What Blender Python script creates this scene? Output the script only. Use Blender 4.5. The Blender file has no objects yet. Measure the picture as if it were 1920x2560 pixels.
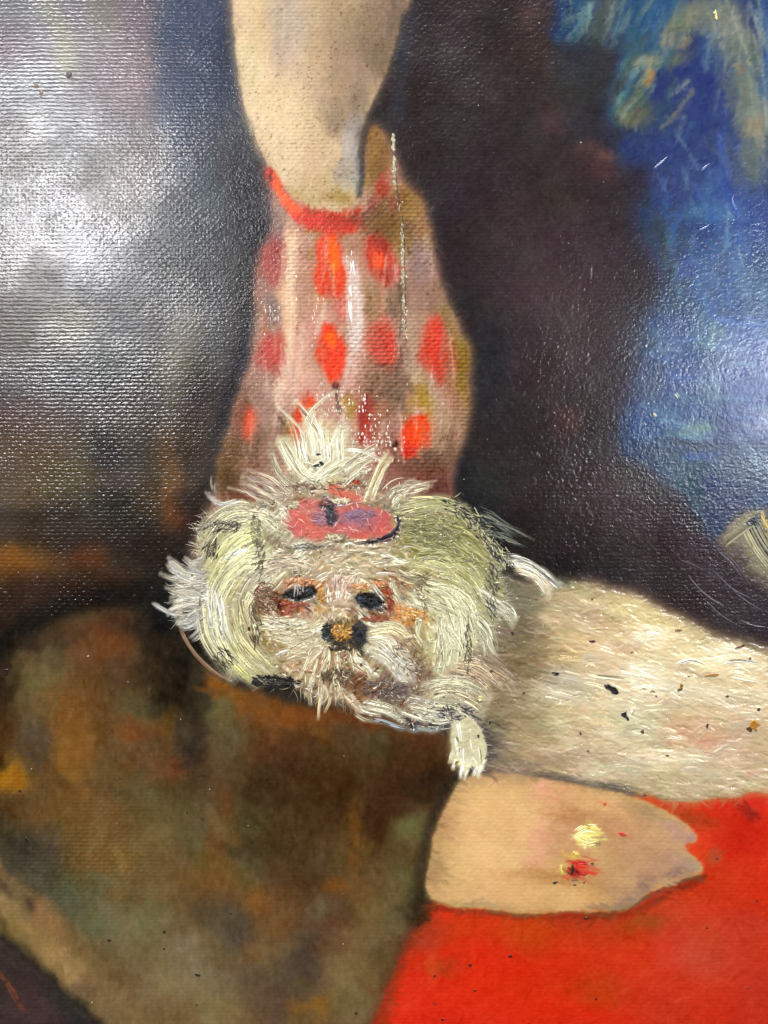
import bpy, math, random
import numpy as np

# ------------------------------------------------------------------ camera, light, exposure
# 1 unit of the "paint" raster = 0.125 mm on the canvas; origin of the world = middle of the view
S = 0.000125
W0, H0 = 1920, 2560
scene = bpy.context.scene
cam_data = bpy.data.cameras.new("camera")
cam = bpy.data.objects.new("camera", cam_data)
scene.collection.objects.link(cam)
scene.camera = cam
CAM_H = 0.343
cam.location = (0.0, 0.0, CAM_H + 0.02)
cam.rotation_euler = (0.0, 0.0, 0.0)
cam_data.sensor_fit = 'VERTICAL'
cam_data.sensor_height = 24.0
cam_data.lens = 24.0 * CAM_H / (H0 * S)
cam_data.clip_start = 0.01
cam_data.clip_end = 50.0

world = bpy.data.worlds.new("World")
scene.world = world
world.use_nodes = True
bg = world.node_tree.nodes["Background"]
bg.inputs[0].default_value = (0.9, 0.92, 1.0, 1.0)
bg.inputs[1].default_value = 0.02

def area_lamp(name, loc, target, sx, sy, power, col):
    ld = bpy.data.lights.new(name, 'AREA')
    ld.shape = 'RECTANGLE'
    ld.size, ld.size_y = sx, sy
    ld.energy = power
    ld.color = col
    o = bpy.data.objects.new(name, ld)
    scene.collection.objects.link(o)
    o.location = loc
    d = [t - l for t, l in zip(target, loc)]
    import mathutils
    o.rotation_euler = mathutils.Vector(d).to_track_quat('-Z', 'Y').to_euler()
    return o

Z0 = 0.02   # height of the painted face above the table
area_lamp("window_lamp_top", (-0.1, 2.0, 1.5), (0, 0, Z0), 0.8, 0.6, 88.0, (1.0, 0.965, 0.91))
area_lamp("window_lamp_left", (-0.345, 0.315, 0.80), (-0.05, 0.05, Z0), 0.15, 0.17, 2.5, (0.98, 0.98, 1.0))
area_lamp("window_lamp_right", (0.487, 0.13, 0.80), (0.08, 0.03, Z0), 0.07, 0.22, 2.1, (0.86, 0.94, 1.0))

scene.view_settings.view_transform = 'Standard'
scene.view_settings.look = 'None'
scene.view_settings.exposure = 0.0
scene.view_settings.gamma = 1.0

# ------------------------------------------------------------------ PAINT BEGIN
STEP = 2.4
MX, MY = 96, 120            # the canvas runs on past the view
xs = np.arange(-MX, W0 + MX + STEP, STEP)
ys = np.arange(-MY, H0 + MY + STEP, STEP)
NX, NY = len(xs), len(ys)
X, Y = np.meshgrid(xs, ys)
rng = np.random.RandomState(7)

def smooth_up(g, ny, nx):
    gy, gx = g.shape
    ty = np.linspace(0, gy - 1.001, ny); tx = np.linspace(0, gx - 1.001, nx)
    iy = ty.astype(int); ix = tx.astype(int)
    fy = ty - iy; fx = tx - ix
    fy = fy * fy * (3 - 2 * fy); fx = fx * fx * (3 - 2 * fx)
    a = g[iy] * (1 - fy)[:, None] + g[iy + 1] * fy[:, None]
    return a[:, ix] * (1 - fx) + a[:, ix + 1] * fx

def noise(px, seed, octaves=3, py=None):
    py = py or px
    r = np.random.RandomState(seed)
    out = np.zeros((NY, NX)); amp = 1.0; tot = 0
    for _ in range(octaves):
        gy = max(2, int((ys[-1] - ys[0]) / py) + 2); gx = max(2, int((xs[-1] - xs[0]) / px) + 2)
        out += amp * smooth_up(r.rand(gy, gx) * 2 - 1, NY, NX)
        tot += amp; amp *= 0.55; px /= 2; py /= 2
    return out / tot * 1.6

KX = np.fft.fftfreq(NX)[None, :]; KY = np.fft.fftfreq(NY)[:, None]
def blur(a, sig):
    """gaussian blur, sigma in paint units"""
    if sig <= 0: return a
    s = sig / STEP
    p = np.exp(-2 * (math.pi * s) ** 2 * (KX ** 2 + KY ** 2))
    return np.real(np.fft.ifft2(np.fft.fft2(a) * p))

def hx(h):
    h = h.lstrip('#')
    return np.array([int(h[i:i + 2], 16) for i in (0, 2, 4)]) / 255.0

# warp fields give every edge an uneven, brushed outline
WX1, WY1 = noise(120, 11) * 14, noise(120, 12) * 14
WX2, WY2 = noise(22, 13) * 4, noise(22, 14) * 4
FINE = noise(7, 15, 2)
BRISTLE_H = noise(40, 16, 2, 5)      # streaks running across
BRISTLE_V = noise(5, 17, 2, 40)

IMG = np.zeros((NY, NX, 3)); IMG[:] = hx('2b2628')
RELIEF = np.zeros((NY, NX))
WEAVE = np.ones((NY, NX))            # how strongly the thread shows
PART = np.zeros((NY, NX), int)       # which part each bit of the skin belongs to
SUB = np.zeros((NY, NX), int)

def spline(pts, n=12, closed=False):
    p = np.array(pts, float); m = len(p)
    if m < 3 and not closed:
        t = np.linspace(0, 1, n)[:, None]; return p[0] * (1 - t) + p[-1] * t
    out = []
    rngi = range(m) if closed else range(m - 1)
    for i in rngi:
        if closed: a, b, c, d = p[(i - 1) % m], p[i], p[(i + 1) % m], p[(i + 2) % m]
        else: a, b, c, d = p[max(i - 1, 0)], p[i], p[i + 1], p[min(i + 2, m - 1)]
        t = (np.arange(n) / n)[:, None]
        out.append(0.5 * ((2 * b) + (c - a) * t + (2 * a - 5 * b + 4 * c - d) * t ** 2 + (-a + 3 * b - 3 * c + d) * t ** 3))
    if not closed: out.append(p[-1:])
    return np.vstack(out)

def box(x0, x1, y0, y1):
    i0 = max(0, int((x0 - xs[0]) / STEP)); i1 = min(NX, int((x1 - xs[0]) / STEP) + 2)
    j0 = max(0, int((y0 - ys[0]) / STEP)); j1 = min(NY, int((y1 - ys[0]) / STEP) + 2)
    return slice(j0, max(j0, j1)), slice(i0, max(i0, i1))

def poly(pts, soft=2.0, warp=1.0, n=5):
    q = spline(pts, n, True)
    sl = box(q[:, 0].min() - 30, q[:, 0].max() + 30, q[:, 1].min() - 30, q[:, 1].max() + 30)
    x = X[sl] + (WX1[sl] * .5 + WX2[sl]) * warp; y = Y[sl] + (WY1[sl] * .5 + WY2[sl]) * warp
    ins = np.zeros(x.shape, bool)
    x0, y0 = q[-1]
    for x1, y1 in q:
        if y0 != y1:
            c = ((y0 > y) != (y1 > y)) & (x < (x1 - x0) * (y - y0) / (y1 - y0) + x0)
            ins ^= c
        x0, y0 = x1, y1
    m = np.zeros((NY, NX)); m[sl] = ins
    return blur(m, soft)

def lay(m, col, a=1.0):
    c = hx(col) if isinstance(col, str) else col
    k = (m * a)[..., None]
    IMG[:] = IMG * (1 - k) + c * k

def dab(x, y, rx, ry, ang, col, a=1.0, soft=0.7, clip=None, warp=1.0):
    R = max(rx, ry) * (1 + soft) + 24
    sl = box(x - R, x + R, y - R, y + R)
    if X[sl].size == 0: return
    dx = X[sl] + (WX1[sl] + WX2[sl]) * warp - x; dy = Y[sl] + (WY1[sl] + WY2[sl]) * warp - y
    c, s = math.cos(math.radians(ang)), math.sin(math.radians(ang))
    d = np.sqrt(((dx * c + dy * s) / rx) ** 2 + ((-dx * s + dy * c) / ry) ** 2)
    d = d + FINE[sl] * 0.06
    t = np.clip((1 + soft - d) / (2 * soft), 0, 1)
    k = t * t * (3 - 2 * t) * a
    if clip is not None: k = k * clip[sl]
    IMG[sl] = IMG[sl] * (1 - k[..., None]) + hx(col) * k[..., None]
    return sl, k

def dabs(text, clip=None, soft=0.7, a=0.85, warp=1.0):
    """x y rx ry angle colour [alpha [soft]]; several per line parted by ';'"""
    for row in text.replace('\n', ';').split(';'):
        f = row.split()
        if not f: continue
        x, y, rx, ry, an = map(float, f[:5])
        dab(x, y, rx, ry, an, f[5], float(f[6]) if len(f) > 6 else a, float(f[7]) if len(f) > 7 else soft, clip, warp)

def line(pts, w, col, a=1.0, soft=0.6, clip=None, dry=0.0, warp=0.6, relief=0.0, w1=None):
    """a soft painted line; dry > 0 leaves bristle gaps"""
    q = spline(pts, 10)
    w1 = w if w1 is None else w1
    wm = max(w, w1)
    sl = box(q[:, 0].min() - wm * 2 - 20, q[:, 0].max() + wm * 2 + 20, q[:, 1].min() - wm * 2 - 20, q[:, 1].max() + wm * 2 + 20)
    if X[sl].size == 0: return
    x = X[sl] + WX2[sl] * warp; y = Y[sl] + WY2[sl] * warp
    best = np.full(x.shape, 1e9); off = np.zeros(x.shape)
    n = len(q) - 1
    for i in range(n):
        ax, ay = q[i]; bx, by = q[i + 1]
        dx, dy = bx - ax, by - ay; L2 = dx * dx + dy * dy + 1e-9
        t = np.clip(((x - ax) * dx + (y - ay) * dy) / L2, 0, 1)
        d = np.hypot(x - ax - t * dx, y - ay - t * dy)
        ww = (w + (w1 - w) * (i + t) / n) / 2
        sd = ((x - ax) * dy - (y - ay) * dx) / math.sqrt(L2)
        d = d / ww
        k = d < best
        best = np.where(k, d, best); off = np.where(k, sd, off)
    t = np.clip((1 + soft - best) / (2 * soft), 0, 1)
    k = t * t * (3 - 2 * t)
    if dry > 0:
        r = np.random.RandomState(int(abs(q[0, 0] * 7 + q[0, 1] * 13)) % 9999)
        tab = r.rand(400)
        b = tab[np.clip((off / 2.6 + 200).astype(int), 0, 399)]
        k = k * np.clip((b - dry) * 4 + FINE[sl] * 0.8 + 0.6, 0, 1)
    if clip is not None: k = k * clip[sl]
    k = k * a
    IMG[sl] = IMG[sl] * (1 - k[..., None]) + (hx(col) if isinstance(col, str) else col) * k[..., None]
    if relief: RELIEF[sl] += relief * k

def grain(clip, n, ang, length, width, jit, seed, bend=0.4, spread=0.35, light=0.0):
    """n small brush marks that vary the colour they land on"""
    r = np.random.RandomState(seed)
    ok = np.argwhere(clip > 0.6)
    if len(ok) == 0: return
    pick = ok[r.randint(len(ok), size=n)]
    for j, i in pick:
        x, y = xs[i], ys[j]
        base = IMG[j, i].copy()
        a = ang(x, y) if callable(ang) else ang
        a = math.radians(a + r.randn() * spread * 57)
        L = length * (0.5 + r.rand()); b = r.randn() * bend
        w = width * (0.5 + r.rand())
        sl = box(x - L - w, x + L + w, y - L - w, y + L + w)
        dx = X[sl] - x; dy = Y[sl] - y
        u = (dx * math.cos(a) + dy * math.sin(a)) / L
        v = (-dx * math.sin(a) + dy * math.cos(a)) + b * u * u * L * 0.3
        k = np.clip(1.25 - u * u * 1.25, 0, 1) * np.clip(1.6 - np.abs(v) / w * 1.6, 0, 1)
        k = k * (0.55 + 0.35 * r.rand())
        c = np.clip(base + r.randn() * jit + light + r.randn(3) * jit * 0.25, 0.02, 0.98)
        k = k * clip[sl]
        IMG[sl] = IMG[sl] * (1 - k[..., None]) + c * k[..., None]

# ---- 1 the left backdrop, under the shine
ALL = np.ones((NY, NX))
left = poly([(-140, -160), (640, -160), (640, 300), (690, 500), (680, 900), (600, 1400), (470, 1560), (-140, 1760)], 14)
lay(left, '464448')
dabs('''
60 60 200 160 0 68686c; 300 120 140 200 10 6b5d66 .9; 150 90 26 130 -14 76745e .8; 250 40 40 70 -10 6e6a60 .7; 20 130 60 60 0 5b4c54
340 260 60 120 10 6e5c60 .8; 80 260 160 80 20 55585e; 60 400 160 120 0 4c4644; 230 360 110 100 0 504c50; 380 400 40 60 0 5a4a46
300 480 120 100 0 5a504a; 120 560 160 90 20 4b4746; 60 700 130 90 0 4a4038; 260 700 140 100 0 48464a; 80 850 150 90 0 463e34; 170 800 60 50 20 565040
480 60 90 180 0 2a3650 1 .35; 500 230 100 140 0 2c384e 1 .5; 520 400 110 120 0 333b48; 590 520 70 120 0 2b3037 1; 480 560 90 90 0 3c4149
450 700 100 80 0 3e3e40; 560 700 80 90 0 2e3236; 470 850 60 60 0 46443e; 400 900 60 60 0 3e3a36; 630 640 36 90 0 22262a
60 960 140 60 0 3c3a3e; 250 960 140 70 0 2c2c30; 440 960 42 200 4 5a574c .8; 450 860 30 90 4 66645a .6; 360 1000 50 120 0 2e2e2e
60 1050 90 60 0 443534; 160 1120 100 60 0 3e3530; 80 1190 130 90 10 4f4834; 200 1180 80 60 0 4a4536; 20 1150 50 60 0 4c4238; 290 1120 70 60 0 242328
240 1260 110 40 0 32332a; 350 1060 60 90 0 38352f; 120 1290 150 24 4 26241e; 330 1280 90 60 0 1b1c1c; 500 1000 50 90 0 2c2726; 480 1120 60 80 0 342b26
424 1240 30 110 0 6b4a26 .9; 408 1130 24 60 0 4e3d2c; 370 1230 40 70 0 3e3426 .8; 490 1280 50 70 0 2c1c14; 530 1270 26 40 0 121418; 590 1230 40 60 0 2c1c12
60 1350 150 40 0 2e261b; 250 1360 120 50 0 211b17; 400 1390 120 60 0 1b1614; 60 1410 90 42 8 8a5f22; 15 1450 50 60 0 744c18; 215 1410 50 36 0 613a1e
150 1470 120 40 0 4b3722; 80 1500 90 40 0 4a3a28; 10 1540 60 50 0 5e3c18; 260 1460 60 26 0 43301f; 330 1470 60 40 0 241c16; 420 1480 60 60 0 14110f
''', left)
for k, (a, b) in enumerate([((420, 300), (400, 60)), ((455, 420), (440, 180))]):
    line([a, b], 40, '2c3850', .5, .8)
line([(662, 560), (645, 700), (612, 860), (580, 1000), (556, 1120), (536, 1260)], 44, '14171e', .85, .8)
line([(640, 760), (612, 860), (590, 960)], 14, '1d2a3c', .6, .8)
PART[left > .5] = 1

# ---- 2 the dark middle
mid = poly([(620, -160), (1500, -160), (1640, 700), (1600, 1000), (1700, 1200), (2100, 1500), (2100, 1700), (1200, 1560), (500, 1560), (560, 900)], 6)
PART[mid > .5] = 2
dabs('''
1100 100 160 200 0 2b2629; 1250 300 160 160 0 2e292c; 1060 330 60 120 0 262226; 1350 60 70 90 0 33282a; 1330 30 30 30 0 47363a .7; 1120 620 60 120 0 262024
1200 520 120 160 0 292429; 1300 640 120 140 0 362c2f; 1150 850 80 160 0 201c20; 1400 760 130 130 0 40373d; 1480 620 90 110 0 3a3035; 1450 860 110 110 0 3c343a
1400 300 36 44 0 48363b .9; 1420 400 60 70 0 33292e; 1500 390 50 20 20 5c463e .8; 1510 420 40 26 20 523a3a .8; 1460 250 60 110 -20 2c3136; 1500 350 40 60 -10 2a2c32; 1440 150 60 60 -30 283038
1020 120 14 120 12 2c3542 .9; 1000 260 20 60 10 2f3640 .9; 960 320 20 40 0 2c2e36 .8; 1070 540 24 60 0 24242a
1300 950 120 140 0 322c2d; 1432 1040 26 36 0 5a3a28 .8; 1400 1060 20 50 0 4a302a .8; 1250 1120 110 120 0 292525; 1500 1100 100 120 0 332d2f; 1560 900 40 90 0 332e36; 1230 940 50 110 0 20262a
1360 1200 120 90 0 2e2828; 1550 1250 120 90 0 35292e; 1680 1330 110 90 20 33272c; 1800 1440 120 70 26 30252a; 1900 1560 110 70 26 2d2328; 1500 1380 160 60 6 282122; 1300 1330 120 70 0 211d1e
1180 1220 90 60 0 1e2626 .8; 1200 1300 60 60 0 1c2122; 1640 1200 70 40 24 2f2a2e; 1750 1530 110 40 26 2b2226; 1420 1420 160 26 4 1c1a1a; 1160 1160 26 60 0 1a1f24
''', mid)

# ---- 3 the blue drapery
BLUE = [(1375, -160), (1388, 0), (1392, 60), (1378, 96), (1420, 112), (1478, 120), (1530, 126), (1534, 200), (1520, 300), (1560, 330),
        (1540, 372), (1560, 420), (1640, 420), (1612, 500), (1600, 560), (1640, 640), (1664, 720), (1630, 780), (1598, 830), (1600, 920),
        (1566, 1000), (1552, 1060), (1556, 1130), (1620, 1160), (1690, 1216), (1750, 1290), (1792, 1352), (1820, 1300), (1870, 1262), (2100, 1230), (2100, -160)]
blue = poly(BLUE, 12, 1.2)
fade = np.clip((Y - 380) / 80, 0, 1) * np.clip((1180 - Y) / 150, 0, 1)
blue = blue * (1 - fade) + blur(blue, 26) * fade
lay(blue, '27366e')
dabs('''
1450 30 34 80 14 1f4c7c; 1410 50 26 60 10 16285e; 1520 40 24 80 28 454c50; 1490 90 24 44 20 404a50; 1580 60 40 90 10 214a7a; 1640 60 60 80 0 1e4682; 1600 130 60 50 0 22507a; 1680 30 60 40 0 26548c
1560 210 30 60 20 2c5a80; 1550 280 26 50 10 34565e; 1600 230 30 36 -40 26486a; 1560 180 20 50 20 3c6272
1740 200 70 60 20 20307a; 1700 270 80 70 0 1f2e76; 1790 120 30 60 10 2a4c88; 1760 300 90 90 0 243280; 1640 340 60 60 0 24356c; 1700 400 90 70 0 27357c; 1830 330 50 90 0 2c3c82
1660 270 36 20 10 2c3f60 .7; 1660 60 60 30 0 24508a; 1740 40 60 34 -20 6d7468; 1700 70 50 24 -30 747768; 1700 96 30 14 0 94806c .9; 1668 90 16 20 0 8c8872 .7; 1662 142 62 24 -10 5f6a5c; 1594 166 26 20 -40 7f8272; 1616 150 20 12 -40 96927c
1629 190 16 20 0 a07a4a .95; 1624 210 12 12 0 8a6a40; 1600 280 34 40 -30 5d604c; 1580 300 26 24 0 6b6c58; 1612 240 20 30 -30 4a5850; 1564 225 12 46 30 4f86a0 .6
1836 80 34 60 10 6a7672; 1856 180 30 110 6 5f6c6a; 1880 300 34 120 4 6a7674; 1800 50 40 30 -20 6c766c; 1855 160 16 16 0 7a6a62; 1915 120 18 120 0 2c58a4; 1905 330 30 80 0 78827f; 1895 320 24 30 0 86786c
1720 500 110 80 0 2f3c80; 1790 470 30 40 0 3e66a4 .8; 1840 480 50 70 0 303c88; 1680 560 40 40 0 38405c; 1880 420 40 60 0 58646a; 1740 600 100 60 0 35427c; 1860 560 60 70 0 46549a
1780 530 60 30 0 4870a0 .7; 1680 650 60 70 0 40405a; 1640 600 30 60 0 38384a; 1750 700 90 60 0 46589a; 1860 700 80 100 0 4c5a8c; 1680 760 50 50 0 444c66; 1720 820 90 60 0 3c4d84; 1860 850 90 70 0 5560a0
1640 860 44 50 0 3a5080; 1770 830 40 60 0 5c7486 .8; 1800 960 50 50 0 5a7286 .8; 1700 940 90 60 0 34488a; 1620 960 44 60 0 2f3c60; 1700 1020 80 40 0 2e4886; 1620 1060 60 36 0 2b4684; 1760 1066 36 20 -10 6c8080; 1710 1080 50 14 0 5a7486 .8
1880 960 70 90 0 4c529e; 1890 1070 60 50 0 4a4684; 1700 1122 110 20 4 33364a; 1640 1130 70 30 0 2b3a5e; 1850 1140 80 40 0 38436a; 1720 1180 70 40 10 36485a; 1860 1200 70 40 0 34405c; 1790 1240 60 40 0 262c60; 1770 1290 50 40 0 1f244e; 1730 1240 26 50 -20 2c4252; 1830 1250 40 30 0 2a2c5c
''', blue, .6)
for p, c in [([(1556, 0), (1540, 60), (1524, 110)], '7b9a9c'), ([(1468, 20), (1450, 70), (1428, 112)], '4c80a0'), ([(1484, 0), (1476, 40), (1464, 80)], '6b98a4'), ([(1572, 150), (1556, 200), (1530, 240)], '9fb0a4'),
             ([(1610, 150), (1585, 190), (1556, 220)], 'b4b4a0'), ([(1600, 170), (1570, 200), (1545, 240)], '7fa4ac'), ([(1620, 215), (1585, 250), (1550, 290)], '88a094'), ([(1880, 20), (1900, 90), (1912, 220), (1918, 320)], '9aa6a2'),
             ([(1836, 20), (1822, 60), (1808, 90)], '98a49c'), ([(1850, 60), (1872, 160), (1884, 300)], '8b9792'), ([(1780, 90), (1772, 130), (1768, 170)], '5e8094'), ([(1640, 0), (1610, 80), (1596, 130)], '3c6a8c'), ([(1545, 250), (1560, 300), (1590, 320)], '7a8a72')]:
    line(p, 18, c, .55, .7, blue, .5)
PART[blue > .5] = 3
dabs('''1478 362 22 7 -10 6b4c3c .8; 1520 398 26 6 12 94705a .7; 1505 385 20 6 12 7a5a48 .7; 1460 120 40 20 0 22282e .6''')

# ---- 4 the striped frill at the right edge
fr = poly([(1788, 1352), (1820, 1318), (1856, 1286), (1900, 1270), (2100, 1240), (2100, 1560), (1960, 1500), (1900, 1470), (1850, 1420), (1812, 1378)], 4)
lay(fr, '564a40')
dabs('''1880 1262 46 12 -4 6c4c36; 1850 1310 50 20 -36 7e7560; 1810 1350 26 16 0 5e5542; 1880 1360 30 70 -34 817a62; 1920 1400 30 70 -34 7e775c; 1850 1410 40 30 30 4a3e38; 1925 1330 40 12 60 8a7a44 .9''', fr, .4)
for k in range(5):
    line([(1862 + k * 7, 1320 - k * 4), (1884 + k * 7, 1370 - k * 4), (1918 + k * 7, 1420 - k * 4)], 5, ['a39c80', '6a6450', '9a9478', '6e6a58', 'a8a286'][k], .8, .5, None, .2)
for k in range(4):
    line([(1800 + k * 12, 1362 - k * 9), (1850 + k * 8, 1318 - k * 9), (1892, 1290 - k * 3)], 6, ['8c8268', 'a2987c', '716850', '94886c'][k], .7, .6, None, .3)
line([(1884, 1306), (1905, 1350), (1940, 1396)], 26, '161d26', .95, .25, None, .1)
line([(1892, 1300), (1915, 1346), (1950, 1386)], 3, '4a4f50', .8, .4)
line([(1906, 1284), (1920, 1316), (1940, 1340)], 9, 'b09c56', .9, .4)
PART[fr > .5] = 4

# ---- 5 calf and stocking
stocking = poly([(920, 330), (950, 330), (985, 390), (1009, 451), (1053, 499), (1081, 578), (1093, 678), (1129, 757), (1155, 830), (1171, 862), (1180, 923), (1176, 1026), (1150, 1128), (1130, 1200), (1090, 1300),
                 (540, 1300), (540, 1210), (556, 1128), (573, 1067), (593, 985), (622, 915), (634, 817), (647, 718), (655, 626), (684, 560), (680, 491), (668, 428), (760, 440), (880, 450)], 8, 1.2)
lay(stocking, 'a3836e')
PART[stocking > .5] = 6
dabs('''
940 400 30 70 10 70562c; 1000 520 60 60 30 846838; 1020 600 60 50 30 7d6632; 960 560 40 50 0 6d5230; 1060 560 20 50 10 8a6848; 960 460 18 34 0 983c2c .9; 1030 480 30 40 40 7c6236; 1020 560 20 20 0 6a5040
700 540 20 50 -10 8a7466; 690 610 34 50 0 6e5c58; 685 660 36 60 0 9a5048 .9; 660 720 24 60 0 886c64; 735 620 18 60 -4 d4b892; 724 720 22 80 0 cfae8c; 722 820 22 60 0 c9a588; 760 680 20 50 0 b08a78; 785 640 12 20 0 8c7048
800 580 30 12 0 8a7030; 850 600 30 20 0 9c7c58; 900 620 30 30 0 9c7a60; 880 760 26 80 0 c4b0a2; 850 780 26 30 0 c0665c .8; 800 760 20 40 0 b89a76; 1050 650 36 60 0 84706c; 1040 740 40 50 0 8a6e62; 1100 740 26 50 -20 806454; 1120 790 20 40 -20 7c6640
940 760 30 40 0 8c7050; 1000 760 20 60 0 6e5846; 680 780 24 40 0 7c6a66; 655 850 22 60 0 83705e; 740 900 30 90 0 c4a08c; 700 980 50 40 0 c4a492; 760 960 40 50 0 bf988a; 650 980 40 60 0 8e7466; 620 1010 26 40 0 705848
790 810 30 50 0 c09482; 895 850 20 60 0 cbb4a8; 885 930 26 50 0 bb9484; 830 1000 40 50 0 b28c7c; 870 990 30 30 0 a8806e; 960 950 60 50 0 7c6250; 990 1000 50 60 0 6f5b4c; 1030 840 26 70 0 a08876; 1050 920 40 50 0 a58c78; 1000 900 26 60 0 82685a
1080 1020 56 100 0 a88c72; 1110 980 40 60 -10 a78f7a; 1150 960 26 120 -6 7e6a24; 1160 900 20 60 -6 756224; 1140 1060 30 60 0 8c745c; 1130 900 18 60 0 a04c38 .7; 1125 980 26 60 -10 9a7058
1040 1020 30 54 20 9a7c2c .9; 1020 1060 14 60 10 9c8258; 1080 1120 60 40 0 8e745c; 700 1060 40 60 0 9b8472; 660 1080 40 70 0 8c7466; 600 1060 20 50 0 6e4232; 620 1130 50 50 0 5f4630; 570 1160 30 60 0 5c4222; 590 1220 50 40 0 4a3520
700 1140 40 50 0 906e60; 680 1200 60 40 0 785444; 640 1250 60 30 0 6a3c2c; 780 1000 30 30 0 bb9484; 720 1085 14 30 10 7a6424 .9; 868 1030 16 36 0 96782c .9; 950 1060 30 60 0 94644c; 990 1090 40 50 0 98766a; 960 1140 50 40 0 7e4a3c
920 1130 30 40 0 a06a5c; 1040 1160 60 30 0 5a4034; 1100 1160 50 40 0 5e4636; 1060 1210 60 40 0 6e4232; 1100 1230 40 40 0 4e2e26; 980 1200 50 40 0 7a5646; 900 1180 60 40 0 8a6450; 1130 1110 26 40 0 6a5440
''', stocking, .6)
for p, w, c in [([(738, 590), (724, 690), (726, 800), (712, 920), (690, 980)], 24, 'd8bc98'), ([(868, 655), (884, 700), (896, 760), (896, 860)], 26, 'ccc2bc'), ([(872, 740), (874, 800), (880, 860)], 14, 'd8d0c8'),
                ([(720, 900), (712, 960), (700, 1000)], 26, 'd0b4a0'), ([(760, 820), (756, 900), (744, 970)], 22, 'd0aa94'), ([(895, 850), (880, 920), (870, 960)], 26, 'c8aea0')]:
    line(p, w, c, .7, .8, stocking, .25)
for p, w, c, a in [([(1000, 720), (1002, 800), (1000, 860), (1006, 900)], 12, '463a34', .6), ([(960, 900), (940, 960), (910, 1000)], 14, '4a3428', .5), ([(1000, 900), (975, 960), (930, 1010)], 14, '55443a', .5),
                   ([(960, 960), (1000, 950), (1040, 980)], 16, '6a5444', .5), ([(1082, 920), (1140, 1000), (1130, 1080)], 12, '8e6c58', .6)]:
    line(p, w, c, a, .8, stocking, .4)
SPOTS = [  # outline, colour, inner dab, thing: each red mark of the stocking is a part
    ([(815, 585), (842, 588), (858, 640), (870, 700), (864, 735), (836, 752), (802, 735), (787, 702), (800, 660), (792, 620)], 'd43a20', '836 640 13 50 -8 f0600e .95 .3', 3),
    ([(930, 585), (965, 600), (990, 650), (998, 700), (970, 715), (935, 695), (915, 655), (912, 610)], 'ac3426', '944 648 16 34 -6 e2542c .9 .5; 975 690 26 20 30 8c2c28 .7; 950 610 24 18 0 8a3430 .7', 5),
    ([(672, 600), (708, 605), (718, 660), (712, 705), (680, 708), (660, 670)], '98504a', '690 640 14 30 0 8c4440 .6', 9),
    ([(658, 838), (695, 826), (712, 850), (708, 905), (704, 950), (692, 922), (660, 925), (636, 900)], 'a84840', '680 880 20 26 0 b44c44 .7', 6),
    ([(808, 812), (834, 822), (858, 862), (868, 900), (856, 942), (832, 958), (802, 922), (790, 884), (800, 846)], 'dc3c22', '824 850 12 24 -14 f2601c .95 .4', 3),
    ([(930, 812), (975, 806), (992, 850), (990, 900), (960, 925), (925, 900), (918, 850)], 'b44a38', '975 870 12 40 0 c03c2c .7; 940 840 12 20 0 9c4c38 .6', 8),
    ([(1072, 800), (1104, 790), (1120, 850), (1112, 940), (1106, 960), (1080, 930), (1048, 900), (1060, 850)], 'bf3c2c', '1092 850 14 50 0 cc4030 .7', 5),
    ([(1030, 1036), (1062, 1040), (1072, 1075), (1064, 1110), (1030, 1144), (1008, 1140), (1000, 1100), (1010, 1060)], 'd83a1a', '1044 1076 18 30 0 e84412 .9; 1046 1030 20 9 -20 c4a494 .9; 1020 1130 14 14 0 c03022', 3),
    ([(616, 1020), (636, 1030), (638, 1070), (630, 1100), (614, 1100), (612, 1060)], 'b8442c', '624 1060 7 24 0 cc4c30 .8', 5),
    ([(766, 990), (786, 1000), (782, 1060), (770, 1110), (740, 1110), (724, 1090), (730, 1050), (750, 1010)], 'c83c22', '774 1020 9 22 10 e0481c .9; 745 1080 14 20 0 a8301e .8', 4),
    ([(900, 1000), (922, 990), (936, 1050), (934, 1100), (905, 1112), (884, 1090), (888, 1040)], '8c2c24', '912 1070 10 24 0 a43428 .8', 5),
]
for k, (pts, col, inner, sf) in enumerate(SPOTS):
    m = poly(pts, sf + 2.2, .9)
    lay(m, col, .95)
    dabs(inner, None, .6, .9, .4)
    SUB[(m > .5) & (PART == 6)] = 10 + k
dabs('''840 968 9 12 0 3c1c18 .9; 842 1000 4 22 0 3a2220 .7; 846 1026 7 12 -20 40221e .9; 1050 560 0.1 0.1 0 000000 0; 950 916 14 5 0 5a2c28 .8; 985 1110 11 9 0 2c1814 .9; 700 1050 4 26 -24 40301c .8''', None, .6, .8, .3)
calf = poly([(575, -160), (577, 0), (583, 90), (590, 170), (604, 250), (628, 330), (656, 395), (690, 440), (735, 490), (780, 520), (830, 532), (872, 520), (896, 490), (902, 440), (896, 396), (902, 335), (926, 275), (958, 205), (986, 130), (1006, 60), (1022, -160)], 4, .35)
lay(calf, 'bda37c')
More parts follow.
